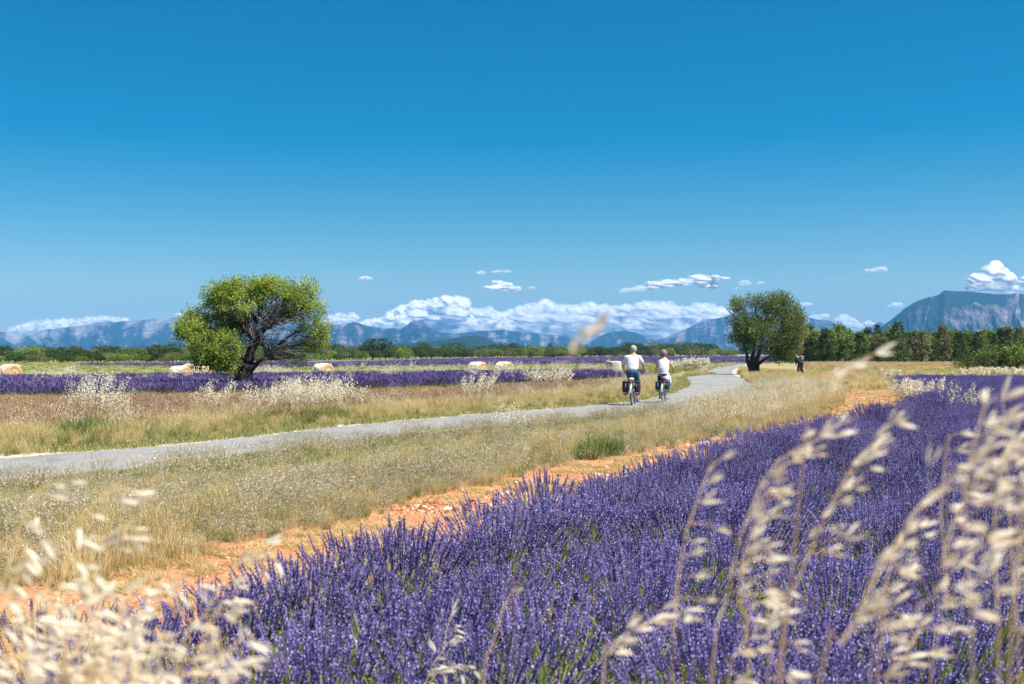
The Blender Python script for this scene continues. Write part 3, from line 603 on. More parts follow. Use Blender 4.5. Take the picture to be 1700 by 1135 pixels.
# ------------------------------------------------------------------ verges and meadows
RLa = np.array(RLs)
verge_poly = [p+np.array((.25, -.15)) for p in RLs if p[1] < 64]+[np.array((17.5, 60)), np.array((18, 52))]+[p for p in SUs[::-1]]
v = fill(verge_poly, .105, pad=1.0); v = v[(v[:, 1] < 14)]; v2 = fill(verge_poly, .19, pad=1.0); v2 = v2[v2[:, 1] >= 14]
v = np.vstack([v, v2]); g1 = nz2(v, .45, 1.0); g2 = nz2(v, .9, 7.0); far_ = np.clip((v[:, 1]-16)/22, 0, 1)
# columns: weed x6, green x3, straw x3
g3 = nz2(v, 1.1, 15.0); pw = np.clip(1.1+1.0*g1-.7*far_, .15, 3)[:, None]*np.hstack([np.clip(1.25+1.6*g3, .12, 3)[:, None]*np.ones((1, 4)), np.clip(1.2-1.2*g3, .3, 3)[:, None]*np.ones((1, 2))]); pg = np.clip(.8-1.7*g2-.4*far_, .08, 3)[:, None]*np.ones((1, 3)); ps = np.clip(.7+1.7*g2+1.6*far_, .1, 4)[:, None]*np.ones((1, 3))
scv = (.45+.6*rng.random(len(v))+.35*rng.random(len(v))**8)*(1+.3*g1)
sol = np.min(np.linalg.norm(v[:, None, :]-np.array(SUs)[None, ::2, :], axis=2), 1); scv *= np.clip(.3+sol*.55, .3, 1)
rdd = np.min(np.linalg.norm(v[:, None, :]-RLa[None, ::2, :], axis=2), 1); scv *= np.clip(.08+rdd*.19, .08, 1)
scatter('verge_weeds', v, t_weed+t_green+t_straw, scv, probs=np.hstack([pw, pg, ps]), label='dense dry weeds with small white flowers between road and orange soil', cat='wild flowers')
ne = fill([p+np.array((.05, 0)) for p in RLs if p[1] < 64]+[p+np.array((1.3, -.8)) for p in RLs[::-1] if p[1] < 64], .13, pad=1)
scatter('road_edge_grass', ne, t_short+t_weed[:2], np.stack([.75+.4*rng.random(len(ne))]*2+[.45+.5*rng.random(len(ne))], 1)*np.where(rng.random(len(ne)) < .7, 1, .8)[:, None], probs=[1, 1, .25, .25], label='low grass and weeds creeping over the near edge of the road', cat='grass')
gold = fill([tuple(G(1080, 724)), tuple(G(1250, 716)), tuple(G(1400, 672)), tuple(G(1395, 642)), tuple(G(1300, 640)), tuple(G(1180, 672))], .3)
scatter('pale_oat_grass', gold, t_oat+t_straw, .5+.3*rng.random(len(gold)), label='pale golden oat grass near the bend of the road', cat='grass')
stw = fill([tuple(G(-20, 960)), tuple(G(60, 900)), tuple(G(190, 860)), tuple(G(300, 890)), tuple(G(345, 925)), tuple(G(260, 955)), tuple(G(120, 985))], .17)
scatter('straw_patch', stw, t_straw, .3+.55*rng.random(len(stw)), label='golden straw patch at the left end of the verge', cat='straw')
gv = np.array([p+rng.normal(0, .12, 2) for p in dense(RUs, .04)+dense(RLs, .04) if 8 < p[1] < 60]); scatter('road_gravel', np.hstack([gv, np.full((len(gv), 1), .014)]), [clod(1, .6).obj('gravel_stone', solid('grey_gravel', (.33, .32, .30), .9), do_link=False)], .006+.02*rng.random(len(gv))**3, tilt=1, label='loose grey gravel along both edges of the road', cat='gravel')
# left side of the road
lv_poly = [p+np.array((-.1, .1)) for p in RUs if p[1] < 150]+[np.array((14, 82)), np.array((7, 64)), np.array(G(1030, 634)), np.array(G(1000, 648)), np.array(G(850, 665)), np.array(G(600, 680)), np.array(G(320, 699)), np.array(G(0, 719)), np.array((-16.5, 20.5)), np.array((-30, 12))]
lv = fill(lv_poly, .22, pad=1); rd = np.min(np.linalg.norm(lv[:, None, :]-np.array(RUs)[None, ::2, :], axis=2), 1); gn = nz2(lv, .5, 3.0)
close = rd < .9
scatter('mown_road_edge', np.vstack([lv[close], fill(lv_poly, .2)[:0]]), t_short, .9+.3*rng.random(int(close.sum())), label='short mown grass along the far side of the road', cat='grass')
lw_ = lv[~close]; g = gn[~close]; pr = np.hstack([np.clip(1-2.2*g, .1, 3)[:, None]*np.ones((1, 3)), np.clip(1+2*g, .1, 3)[:, None]*np.ones((1, 3)), .12*np.ones((len(g), 3))])
scatter('far_verge_grass', lw_, t_green+t_straw+t_oat, (.55+.4*rng.random(len(lw_)))*np.clip(.5+(rd[~close]-.9)*.5, .5, 1.05), probs=pr, label='green and straw coloured grass between the road and the brown field', cat='grass')
bf = fill(brown_poly, .27, pad=1); gb = nz2(bf, .16, 2.0); pr = np.hstack([np.ones((len(bf), 3)), np.clip(.35+1.5*gb, .03, 2)[:, None]*np.ones((1, 1))])
scatter('brown_grass_field', bf, t_brown+[t_straw[1]], .55+.35*rng.random(len(bf)), probs=pr, label='ripe reddish brown grass field left of the road', cat='field')
lb = fill(band_poly, .62, .35, pad=2); lb = np.vstack([lb, lb+rng.normal(0, .2, lb.shape)]); 
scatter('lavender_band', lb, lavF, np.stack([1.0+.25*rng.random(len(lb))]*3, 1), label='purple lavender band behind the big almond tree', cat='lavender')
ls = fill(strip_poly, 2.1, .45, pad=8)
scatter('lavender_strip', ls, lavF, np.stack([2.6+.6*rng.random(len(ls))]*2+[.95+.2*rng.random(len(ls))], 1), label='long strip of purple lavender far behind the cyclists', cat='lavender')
# oats fringe along and inside the lavender band
fr = [];
for i in range(300):
    x = random.uniform(-36, 9); t = np.interp(x, [-60, -24, -12, 2, 8.2], [50, 55, 62, 73, 75]); 
    if mnoise.noise(Vector((x*.35, 1.7, 0))) > -.05: fr.append((x, t+random.uniform(-1.5, .8)))
for i in range(270):
    x = random.uniform(-34, 8); lo = np.interp(x, [-40, -17, -9, -2, 4, 8], [31, 38, 41, 47, 59, 66]); hi = np.interp(x, [-60, -24, -12, 2, 8.2], [50, 55, 62, 73, 75]); y = lo+(hi-lo)*random.random()**.8
    if mnoise.noise(Vector((x*.22, y*.22, 6.0))) > .12 or (x > -3 and random.random() < .75): fr.append((x, y))
scatter('oat_fringe', fr, t_oatF, .95+.35*rng.random(len(fr)), label='pale wild oats growing through the lavender band', cat='oat grass')
ff = fill([(-12, 66), (8.5, 76), (19, 110), (12, 112), (-14, 84)], .9); scatter('field_margin_grass', ff, t_green+t_oatF[:1], 1.0+.4*rng.random(len(ff)), probs=[1, 1, 1, .12], label='green margin behind the lavender band', cat='grass')
gf = fill(green_poly, 2.4, pad=6); gf = gf[(gf[:, 1] < 200) & ~in_poly(gf, strip_poly)]; scatter('crop_rows', gf, t_green+[t_straw[0]], np.stack([2.6+.6*rng.random(len(gf))]*2+[.7+.3*rng.random(len(gf))], 1), probs=[1, 1, 1, .5], label='low green crop in front of the far tree line', cat='crop')
rf = fill(rfield_poly, .95, pad=3); rf = rf[rf[:, 1] < 190]; rd2 = np.min(np.linalg.norm(rf[:, None, :]-RLa[None, ::2, :], axis=2), 1); rf = rf[rd2 > .8]
dd = rf[:, 1]; wt = np.clip(1.9-np.abs(dd-98)/16, .15, 1.7)[:, None]*np.ones((1, 3)); ws = np.clip(np.abs(dd-100)/40, .25, 1.5)[:, None]*np.ones((1, 3)); wb = np.where(dd > 118, .7, .1)[:, None]*np.ones((1, 3))
scatter('meadow_grass', rf, t_green+t_straw+t_brown, np.stack([1.5+.6*rng.random(len(rf))]*2+[.75+.35*rng.random(len(rf))], 1), probs=np.hstack([wt, ws, wb]), label='dry meadow with green and brown bands in front of the pine belt', cat='meadow')
rv = fill([tuple(G(1235, 633)), tuple(G(1262, 641)), tuple(G(1400, 642)), tuple(G(1440, 634)), (26, 75), (23, 100), tuple(G(1228, 611)), tuple(G(1226, 621))], .45); rd3 = np.min(np.linalg.norm(rv[:, None, :]-RLa[None, ::2, :], axis=2), 1); rv = rv[rd3 > .6]
scatter('bend_grass', rv, t_green+t_straw, .7+.35*rng.random(len(rv)), probs=[.6, .6, .6, 1, 1, 1], label='straw and green grass inside the bend around the second almond tree', cat='grass')

# oat clumps one can tell apart
def oat_clump(px, py, n, h, r, label, low=0, L=.03, z=0, group=None):
    g_ = G(px, py); L = max(.028, .0016*g_[1]+.004); t = empty('oat_clump', (g_[0], g_[1], 0), label=label, cat='oat clump', group=group)
    A, B = oat_geo(n, h, r, .3, L, 26, low); A.obj('stems', [M_straw, M_green], t)['kind'] = 'stuff'; B.obj('spikelets', [M_oat], t)['kind'] = 'stuff'; return t
oat_clump(150, 722, 70, 1.15, .42, 'tall pale oat clump with green base on the left beyond the road', 260)
oat_clump(500, 700, 130, 1.05, .75, 'widest bright oat clump right of the big almond trunk beyond the road', 160)
oat_clump(478, 702, 50, 1.05, .5, 'oat clump merging into the left side of the widest one', 80)
oat_clump(345, 704, 26, 1.0, .35, 'thin oat clump left of the big almond trunk beyond the road', 60)
oat_clump(430, 703, 30, .95, .4, 'thin oat clump just right of below the big almond trunk', 60)
oat_clump(560, 697, 22, 1.0, .4, 'loose oat clump right of the widest one with a green tuft', 200)
oat_clump(785, 676, 34, 1.05, .4, 'oat clump standing in the brown field left of the middle', 20)
oat_clump(905, 651, 50, 1.0, .9, 'broad pale oat clump at the right end of the lavender band', 20)
oat_clump(830, 745, 16, .85, .3, 'see-through oat clump on the near verge below the middle', 20)
oat_clump(1522, 684, 60, .95, .5, 'white oat clump at the corner of the lavender by the orange soil', 10)
oat_clump(1495, 672, 30, .85, .4, 'smaller white oat clump left of the corner one', 10)
oat_clump(1590, 716, 22, 1.0, .3, 'sparse oat clump rising out of the lavender on the right', 0)
oat_clump(1470, 637, 30, .8, .5, 'low oat clump among the farthest lavender bushes', 0)
for i in range(14): oat_clump(1600+i*9, 631+random.uniform(-1, 1), 14, .8, .6, '%s pale oat clump from the left in front of the dark shrub on the right' % ORD[i], 0)
for px, h in ((1150, 1.0), (1135, .8)): oat_clump(px, 614, 60, 1.2*h, 1.5, 'straw coloured oat clump left of the far bend, %s' % ('the larger' if h == 1 else 'the smaller'), 60)
g_ = G(1000, 757); t = empty('green_plant', (g_[0], g_[1], 0), label='bright green bushy weed at the edge of the orange soil', cat='plant'); A = Acc(); blades(A, 420, .3, .36, .011, .8, 0); A.obj('leaves', [M_green], t)
g_ = G(975, 762); t = empty('green_plant', (g_[0], g_[1], 0), label='smaller green weed left of the bushy one by the orange soil', cat='plant'); A = Acc(); blades(A, 240, .2, .3, .010, .7, 0); A.obj('leaves', [M_green], t)
g_ = G(135, 728); t = empty('green_plant', (g_[0], g_[1], 0), label='dark green leafy weed at the foot of the tall left oat clump', cat='plant'); A = Acc(); blades(A, 500, .5, .42, .016, .9, 0); A.obj('leaves', [M_green], t)

# ------------------------------------------------------------------ the two almond trees
M_bark = solid('dark_bark', (.033, .028, .026), .95, var=.5, scale=9, bump=1.0)
M_twig = leafmat('grey_twig', [(0, (.07, .06, .06)), (.5, (.12, .11, .11)), (1, (.20, .18, .17))], 0)
M_leafA = leafmat('almond_leaf', [(0, (.05, .10, .015)), (.35, (.18, .28, .035)), (.7, (.38, .46, .07)), (1, (.64, .64, .17))], .4, inst=0)
M_leafB = leafmat('almond_leaf_dark', [(0, (.03, .055, .014)), (.4, (.08, .13, .03)), (.75, (.18, .24, .06)), (1, (.46, .48, .2))], .38, inst=0)
def curve_pts(a, b, bend, n=7):
    a, b = np.array(a, float), np.array(b, float); s = np.linspace(0, 1, n)[:, None]; L = np.linalg.norm(b-a)
    j = rng.normal(0, .035*L, (n, 3)); j[0] = 0; j[-1] = 0
    return a+(b-a)*s+np.array(bend)*(np.sin(s*np.pi))*L+j
def almond(px, py, d, trunk, lobes, label, mleaf, leaf, nleaf, bare):
    base = P(px, py, d); base.z = 0; k = d/F; g0 = py
    t = empty('almond_tree', base, label=label, cat='tree')
    loc = lambda x, y, dep=0.0: np.array([(x-px)*k, dep, (py-y)*k])
    A = Acc(); forks = []
    for pts, r in trunk:
        c = [loc(*p) for p in pts]; c = [np.array(q) for q in c]
        if len(c) > 2:
            sm = []
            for i in range(len(c)-1):
                for s in (0, .5): sm.append(c[i]*(1-s)+c[i+1]*s)
            sm.append(c[-1]); c = sm
        rr = np.linspace(r[0], r[1], len(c))*(1+.10*rng.normal(0, 1, len(c))); rr[0] *= 1.15; tube(A, c, rr, 9, cap=True); forks.append(c[-1])
    A.obj('trunk', M_bark, t, smooth=True)
    B, C, D_ = Acc(), Acc(), Acc()
    for (x, y, rx, ry, dep, w, fork) in lobes:
        cen = loc(x, y, dep); f = forks[fork]; nl = max(2, int(3*w))
        for q in range(nl):
            tgt = cen+np.array([rng.normal(0, .35)*rx*k, rng.normal(0, .35)*rx*k, rng.normal(0, .3)*ry*k])
            lp = curve_pts(f+rng.normal(0, .03, 3), tgt, (0, 0, .08), 8); r0 = random.uniform(.022, .042)*(d/42)**.3; tube(B, lp, np.linspace(r0, r0*.3, 8), 5, 0, random.random())
            for q2 in range(int(9*w)+2):
                s = random.uniform(.35, 1); p0 = lp[int(s*7)]; u = rng.normal(0, 1, 3); u /= np.linalg.norm(u); rad = random.uniform(.55, 1.0)
                tip = cen+u*np.array([rx*k, rx*k*.9, ry*k])*rad
                tp = curve_pts(p0, tip, (0, 0, .05), 5); tube(C, tp, np.linspace(.013, .004, 5), 3, 0, random.random())
                for q3 in range(4):
                    p1 = tp[random.randint(1, 4)]; tw = p1+rng.normal(0, .13, 3)+np.array([0, 0, .10]); tube(C, [p1, (p1+tw)/2+rng.normal(0, .01, 3), tw], [.005, .004, .002], 3, 0, random.random())
        n = int(nleaf*w*(.9 if y < 520 else 1)); nc = max(4, n//26); u = rng.normal(0, 1, (nc, 3)); u /= np.linalg.norm(u, axis=1, keepdims=True)
        rad = (.35+.70*rng.random(nc)**.6)[:, None]; cc = cen+u*np.array([rx*k, rx*k*.85, ry*k])*rad
        cv = rng.random(nc); pos = np.repeat(cc, 26, 0)+rng.normal(0, .0016*d, (nc*26, 3))*np.array([1, 1, 1.1]); keep = pos[:, 2] > .25
        og = u+np.array([0, 0, .7])+rng.normal(0, .35, u.shape); og /= np.linalg.norm(og, axis=1, keepdims=True); pos += np.repeat(og, 26, 0)*(rng.random((nc*26, 1))-.3)*.0075*d
        dirs = rng.normal(0, 1, (nc*26, 3)); dirs[:, 2] += .35; m_ = len(pos)
        vv = np.clip(np.repeat(cv, 26)*.5+rng.random(m_)*.45+(.15 if y < 560 else .05)*rng.random(m_), 0, 1)  # random leaf tone, plus sunlight on the upper lobes painted in as lighter leaves
        pos, dirs, vv = pos[keep], dirs[keep], vv[keep]
        D_.stamp(*LEAF, frames(dirs), pos, np.stack([np.full(len(pos), leaf*.42)]*2+[leaf*(.7+.6*rng.random(len(pos)))], 1), 0, vv)
    for (x0, y0, x1, y1, fork, n) in bare:      # leafless twiggy wood
        for q in range(n):
            f = forks[fork]; tgt = loc(random.uniform(x0, x1), random.uniform(y0, y1), random.uniform(-1, 1)*(x1-x0)*k*.5)
            lp = curve_pts(f+rng.normal(0, .04, 3), tgt, (0, 0, .05), 7); tube(C, lp, np.linspace(.022, .005, 7), 3, 0, random.random())
            for q3 in range(5):
                p1 = lp[random.randint(2, 6)]; tw = p1+rng.normal(0, .16, 3)+np.array([0, 0, .16]); tube(C, [p1, (p1+tw)/2, tw], [.006, .004, .002], 3, 0, random.random())
    B.obj('limbs', M_bark, t, smooth=True); C.obj('twigs', M_twig, t); D_.obj('crown', mleaf, t); return t
# lobes: px, py, rx, ry, depth, weight, fork
almond(407, 657, 42.0, [([(406, 657), (405, 640), (404, 620), (408, 603)], (.40, .33)), ([(404, 612), (392, 590), (378, 568)], (.20, .10)), ([(411, 606), (416, 585), (420, 565)], (.20, .10)), ([(410, 622), (424, 606), (442, 592)], (.13, .07)), ([(410, 600), (425, 570), (440, 545)], (.12, .06))],
       [(325, 548, 26, 22, -.2, 1.3, 1), (345, 572, 28, 20, -.5, 1.4, 1), (318, 530, 16, 16, .2, .6, 1), (365, 598, 26, 20, -.6, 1.3, 1), (335, 603, 20, 10, .2, .45, 1), (385, 580, 26, 26, -.9, 1.3, 1), (300, 548, 10, 14, 0, .35, 1),
        (383, 610, 14, 11, -.5, .3, 1), (368, 500, 20, 16, .3, .75, 2), (372, 482, 14, 14, 0, .5, 2), (395, 520, 24, 26, .7, .7, 2), (425, 490, 20, 18, 0, .75, 2), (458, 480, 20, 17, .5, .85, 4), (490, 492, 20, 20, -.2, .8, 4),
        (478, 515, 22, 22, .5, .8, 4), (510, 505, 16, 16, .3, .45, 4), (527, 520, 16, 18, -.2, .4, 4), (533, 552, 14, 16, 0, .55, 3), (515, 572, 20, 13, .4, .38, 3), (490, 590, 18, 12, .5, .22, 3), (440, 520, 26, 24, .9, .5, 4), (505, 540, 20, 16, .7, .35, 3), (405, 555, 20, 20, .8, .4, 2), (352, 520, 18, 20, .2, .8, 2), (378, 540, 22, 20, .4, .8, 2), (366, 558, 22, 20, .3, .9, 1), (345, 590, 22, 18, .5, .9, 1), (395, 482, 24, 16, -.2, .9, 2), (432, 478, 22, 14, .2, .9, 4), (358, 490, 18, 18, 0, .8, 2), (400, 505, 26, 20, -.6, .7, 2), (440, 470, 16, 12, 0, .4, 4), (510, 478, 14, 12, .2, .4, 4)],
       'wide almond tree with dark trunk and bare twiggy heart by the lavender band', M_leafA, .09, 2250, [(395, 458, 420, 480, 2, 14), (430, 540, 520, 620, 3, 46), (410, 500, 520, 560, 4, 40), (480, 560, 540, 610, 3, 22), (395, 530, 470, 600, 2, 40)])
almond(1250, 621.5, 85.0, [([(1250, 622), (1248, 610), (1246, 598)], (.36, .22)), ([(1254, 622), (1257, 608), (1256, 596), (1262, 582)], (.26, .14)), ([(1247, 614), (1241, 602), (1240, 588), (1236, 572)], (.15, .08)), ([(1256, 606), (1270, 596), (1284, 586)], (.14, .08)), ([(1248, 598), (1252, 580), (1254, 560)], (.16, .08))],
       [(1232, 505, 16, 15, 0, .5, 4), (1222, 535, 12, 12, .3, .45, 2), (1238, 545, 18, 20, -.5, 1.1, 2), (1226, 562, 13, 10, 0, .5, 2), (1240, 570, 16, 14, -.6, .8, 2), (1258, 503, 9, 12, .2, .35, 4), (1280, 502, 18, 14, 0, 1.0, 1), (1275, 525, 24, 22, .4, 1.15, 1), (1310, 515, 15, 16, 0, .9, 3),
        (1312, 540, 20, 18, -.4, 1.5, 3), (1285, 555, 24, 18, -.7, 1.0, 3), (1255, 552, 20, 18, -.9, .85, 1), (1300, 575, 20, 14, 0, 1.1, 3), (1272, 578, 14, 9, -.5, .35, 3), (1290, 594, 16, 7, 0, .4, 3), (1325, 555, 9, 14, .2, .4, 3), (1310, 592, 12, 8, .4, .4, 3), (1298, 500, 12, 10, 0, .5, 1), (1322, 525, 10, 12, 0, .4, 3), (1222, 512, 10, 10, 0, .3, 4)],
       'dense green almond tree with several dark trunks inside the bend of the road', M_leafB, .15, 2000, [(1225, 495, 1262, 540, 4, 30), (1225, 560, 1300, 600, 3, 22)])

# ------------------------------------------------------------------ trees of the far belts
M_oak = [leafmat('oak_leaf', [(0, (.022, .042, .012)), (.5, (.052, .088, .022)), (1, (.13, .17, .05))], .25, inst=.3),
         leafmat('bright_leaf', [(0, (.06, .10, .02)), (.5, (.17, .235, .045)), (1, (.34, .39, .10))], .3, inst=.3),
         leafmat('pine_needle', [(0, (.02, .042, .015)), (.5, (.055, .10, .028)), (1, (.14, .20, .06))], .2, inst=.3),
         leafmat('dull_leaf', [(0, (.08, .09, .035)), (.5, (.17, .18, .07)), (1, (.3, .3, .14))], .25, inst=.3)]
def crown_round(seed, n=1500, sx=1.0):
    r_ = np.random.default_rng(seed); A = Acc(); lob = r_.integers(5, 9); c = np.stack([r_.normal(0, .32, lob)*sx, r_.normal(0, .3, lob), .42+.36*r_.random(lob)], 1); rr = .20+.16*r_.random(lob)
    i = r_.integers(0, lob, n); u = r_.normal(0, 1, (n, 3)); u /= np.linalg.norm(u, axis=1, keepdims=True); pos = c[i]+u*(rr[i]*(.6+.5*r_.random(n)))[:, None]; pos[:, 2] = np.clip(pos[:, 2], .03, None)
    d = u+r_.normal(0, .6, (n, 3)); A.stamp(*LEAF, frames(d), pos, np.stack([np.full(n, .045)]*2+[np.full(n, .075)], 1), 0, np.clip(r_.random(lob)[i]*.5+r_.random(n)*.5, 0, 1)); return A
def crown_cone(seed, n=1500, w=.34, ragged=.25):
    r_ = np.random.default_rng(seed); A = Acc(); t = r_.random(n)**1.25; lay = np.floor(t*13)/13; z = .06+.92*(lay*.55+t*.45); a = r_.random(n)*6.28
    az = 1+ragged*np.sin(a*3+lay*17)+ragged*.6*np.sin(a*5+lay*9); r = w*(1-z)**.75*(.35+.65*np.sqrt(r_.random(n)))*az
    pos = np.stack([np.cos(a)*r, np.sin(a)*r, z-.10*r+.02], 1); d = np.stack([np.cos(a), np.sin(a), .1+r_.normal(0, .5, n)], 1)
    A.stamp(*LEAF, frames(d), pos, np.stack([np.full(n, .030)]*2+[np.full(n, .065)], 1), 0); return A
def crown_oval(seed, n=1500, w=.30):
    r_ = np.random.default_rng(seed); A = Acc(); cl = 55; zc = r_.random(cl)**.9; aa = r_.random(cl)*6.28; prof = w*np.sin(np.pi*np.clip(.12+.86*zc, 0, 1))**.6*(1-.35*zc)
    c = np.stack([np.cos(aa)*prof*r_.random(cl)**.4, np.sin(aa)*prof*r_.random(cl)**.4, .06+.88*zc], 1); i = r_.integers(0, cl, n)
    pos = c[i]+r_.normal(0, .042, (n, 3)); pos[:, 2] = np.clip(pos[:, 2], .02, 1.03); d = r_.normal(0, 1, (n, 3)); d[:, 2] += .4
    A.stamp(*LEAF, frames(d), pos, np.stack([np.full(n, .032)]*2+[np.full(n, .065)], 1), 0, np.clip(r_.random(cl)[i]*.55+r_.random(n)*.45, 0, 1)); return A
def tree_mesh(kind, seed, mi):
    A = {'round': crown_round, 'cone': crown_cone, 'oval': crown_oval}[kind](seed); cm = A.mesh('crown', [M_oak[mi]])
    T = Acc(); tube(T, [(0, 0, 0), (.01, 0, .3), (0, .01, .7 if kind == 'round' else .95)], [.028, .02, .006], 5)
    for q in range(6):
        z = random.uniform(.2, .6); a = random.random()*6.28; tube(T, [(0, 0, z), (math.cos(a)*.1, math.sin(a)*.1, z+.07), (math.cos(a)*.22, math.sin(a)*.22, z+.16)], [.011, .008, .003], 3)
    return cm, T.mesh('trunk', [M_bark])
TM = {('round', m): [tree_mesh('round', 10+s+m*7, m) for s in range(3)] for m in (0, 1, 3)}
TM.update({('cone', 2): [tree_mesh('cone', 60+s, 2) for s in range(3)], ('oval', 1): [tree_mesh('oval', 80+s, 1) for s in range(4)], ('oval', 0): [tree_mesh('oval', 90+s, 0) for s in range(3)], ('oval', 3): [tree_mesh('oval', 99+s, 3) for s in range(2)]})
def belt_tree(name, px, d, h, kind, mi, label, group=None, wide=1.0):
    cm, tm = random.choice(TM[(kind, mi)]); t = empty(name, ((px-CX)/F*d, d, 0), random.random()*6.28, label=label, cat='tree' if h > 2.6 else 'shrub', group=group); t.scale = (h*wide, h*wide, h)
    link(bpy.data.objects.new('crown', cm), t); link(bpy.data.objects.new('trunk', tm), t); return t
hfor = lambda y, d: EYE+(HOR-y)/F*d
LB = dict(zip([('round', 0), ('round', 1), ('round', 3)], ['dark round oak in the far tree line left of the cyclists', 'brighter green bushy tree in the far tree line left of the cyclists', 'dull olive bush in the far tree line left of the cyclists']))
belt_d = lambda x: np.interp(x, [-40, 430, 540, 800, 1000, 1300], [196, 205, 270, 380, 470, 600])
BL, SL, BR = [], [], []
x = -30.0
while x < 1215:
    d = belt_d(x)+random.uniform(-4, 14); top = np.interp(x, [-30, 100, 240, 300, 420, 560, 640, 760, 850, 960, 1020, 1060, 1130, 1165, 1215], [580, 581, 580, 579, 580, 580, 578, 580, 577, 582, 579, 577, 574, 578, 583])+random.gauss(0, 3.2)-.5
    ty = random.choices([('round', 0), ('round', 1), ('round', 3)], [.62, .24, .14])[0]; BL.append((x, belt_tree('oak_tree', x, d, max(hfor(top, d), 1.2)*1.12, *ty, LB[ty], 'trees of the far left belt', 1.25), {0: 'dark round oak', 1: 'bright bushy tree', 3: 'dull olive bush'}[ty[1]])); x += random.uniform(4.5, 10.5)*(1 if x < 500 else .8)
x = -30.0
while x < 1215:      # lower scrub in front
    d = belt_d(x)-random.uniform(3, 9); h = (random.uniform(.9, 1.6))*d/200*1.2; ty = random.choices([('round', 0), ('round', 1), ('round', 3)], [.55, .25, .2])[0]
    SL.append((x, belt_tree('low_bush', x, d, h, *ty, 'low green scrub bush', 'scrub at the foot of the far left belt', 1.6), {0: 'low dark bush', 1: 'low bright bush', 3: 'low dull bush'}[ty[1]])); x += random.uniform(7, 14)
for px, top, w, lab in ((275, 573, 1.35, 'big dark round oak left of the almond tree crown in the far belt'), (286, 577, 1.1, 'second dark oak overlapping the big round one left of the almond tree'), (618, 566, 1.35, 'tallest round oak standing above the far belt right of the almond tree'), (116, 577, 1.2, 'darker oak rising slightly above the belt at the far left'), (175, 578, 1.3, 'broad oak in the middle of the left stretch of the far belt'), (752, 571, 1.1, 'rounded tree above the belt in front of the dark wooded hill'), (1145, 572, 1.3, 'rounded tree top behind the two cyclists to the right')):
    d = belt_d(px)-2; belt_tree('oak_tree', px, d, hfor(top, d)*1.1, 'round', 0, lab, None, w)
d = belt_d(913); belt_tree('pine_tree', 913, d, hfor(569, d), 'cone', 2, 'small dark pine sticking out of the far belt left of the cyclists', None, 1.1)
RBL = {('oval', 1): 'fresh green tree in the thick belt on the right', ('oval', 0): 'dark green tree in the thick belt on the right', ('oval', 3): 'grey green tree in the thick belt on the right', ('cone', 2): 'dark pointed pine in the thick belt on the right'}
x = 1318.0
while x < 1760:
    for row in (0, 1):
        d = 186+row*9+random.uniform(-2, 5); top = np.interp(x, [1318, 1345, 1400, 1450, 1500, 1540, 1600, 1700, 1760], [553, 550, 551, 553, 555, 556, 552, 549, 548])+random.gauss(0, 4)+row*-1
        ty = random.choices(list(RBL), [.56, .16, .14, .14])[0]; xx = x+random.uniform(-3, 3); BR.append((xx, belt_tree('pine_tree' if ty[0] == 'cone' else 'young_tree', xx, d, hfor(top, d)*1.04, *ty, RBL[ty], 'trees of the right belt', 1.0), {('oval', 1): 'fresh green tree', ('oval', 0): 'dark green tree', ('oval', 3): 'grey green tree', ('cone', 2): 'dark pointed pine'}[ty]))
    x += random.uniform(7, 11.5)
secs = [(-99, 140, 'far belt near the left edge'), (140, 296, 'far belt left of the big almond tree'), (296, 550, 'far belt behind the big almond tree'), (550, 700, 'far belt right of the big almond tree'), (700, 800, 'far belt below the wooded hill'), (800, 1040, 'far belt left of the cyclists'), (1040, 2000, 'far belt right of the cyclists')]
relabel(BL, secs, '%s %s from the left, %s'); relabel(SL, secs, '%s %s from the left, %s')
relabel(BR, [(0, 1440, 'right belt beside the second almond tree'), (1440, 1510, 'right belt around the tallest pine'), (1510, 1600, 'right belt below the cliff mountain'), (1600, 3000, 'right belt behind the broad shrubs')], '%s %s from the left, %s')
for px, top, d, w, ty, nm, lab in ((1491, 532, 178, .95, ('cone', 2), 'pine_tree', 'tallest dark pine in front of the right belt'), (1457, 538, 190, .7, ('cone', 2), 'pine_tree', 'slim dark pine left of the tallest one'), (1440, 543, 192, .8, ('oval', 0), 'young_tree', 'thin dark topped tree left of the slim pine'), (1565, 541, 182, 1.0, ('oval', 3), 'young_tree', 'ragged grey green tree in front of the cliff mountain'), (1370, 545, 184, .9, ('oval', 0), 'young_tree', 'darker tree at the left end of the right belt'), (1530, 549, 181, 1.1, ('oval', 3), 'young_tree', 'light olive tree right of the tallest pine')):
    belt_tree(nm, px, d, hfor(top, d), *ty, lab, None, w)
for i, (px, top, mi) in enumerate(((1622, 590, 0), (1640, 584, 0), (1662, 577, 0), (1688, 572, 1), (1715, 566, 0), (1740, 563, 0), (1676, 590, 1), (1652, 595, 0), (1606, 598, 1))):
    d = 98+i % 3*1.5; belt_tree('broad_shrub', px, d, hfor(top, d)*1.1, 'round', mi, 'broad dark shrub in front of the right belt, %s' % ['leftmost but one', 'third from the left', 'fourth from the left', 'bright topped one near the right edge', 'cut by the right edge', 'outermost at the right edge', 'low bright one in front', 'low dark one in front', 'leftmost low tip'][i], None, 1.35)
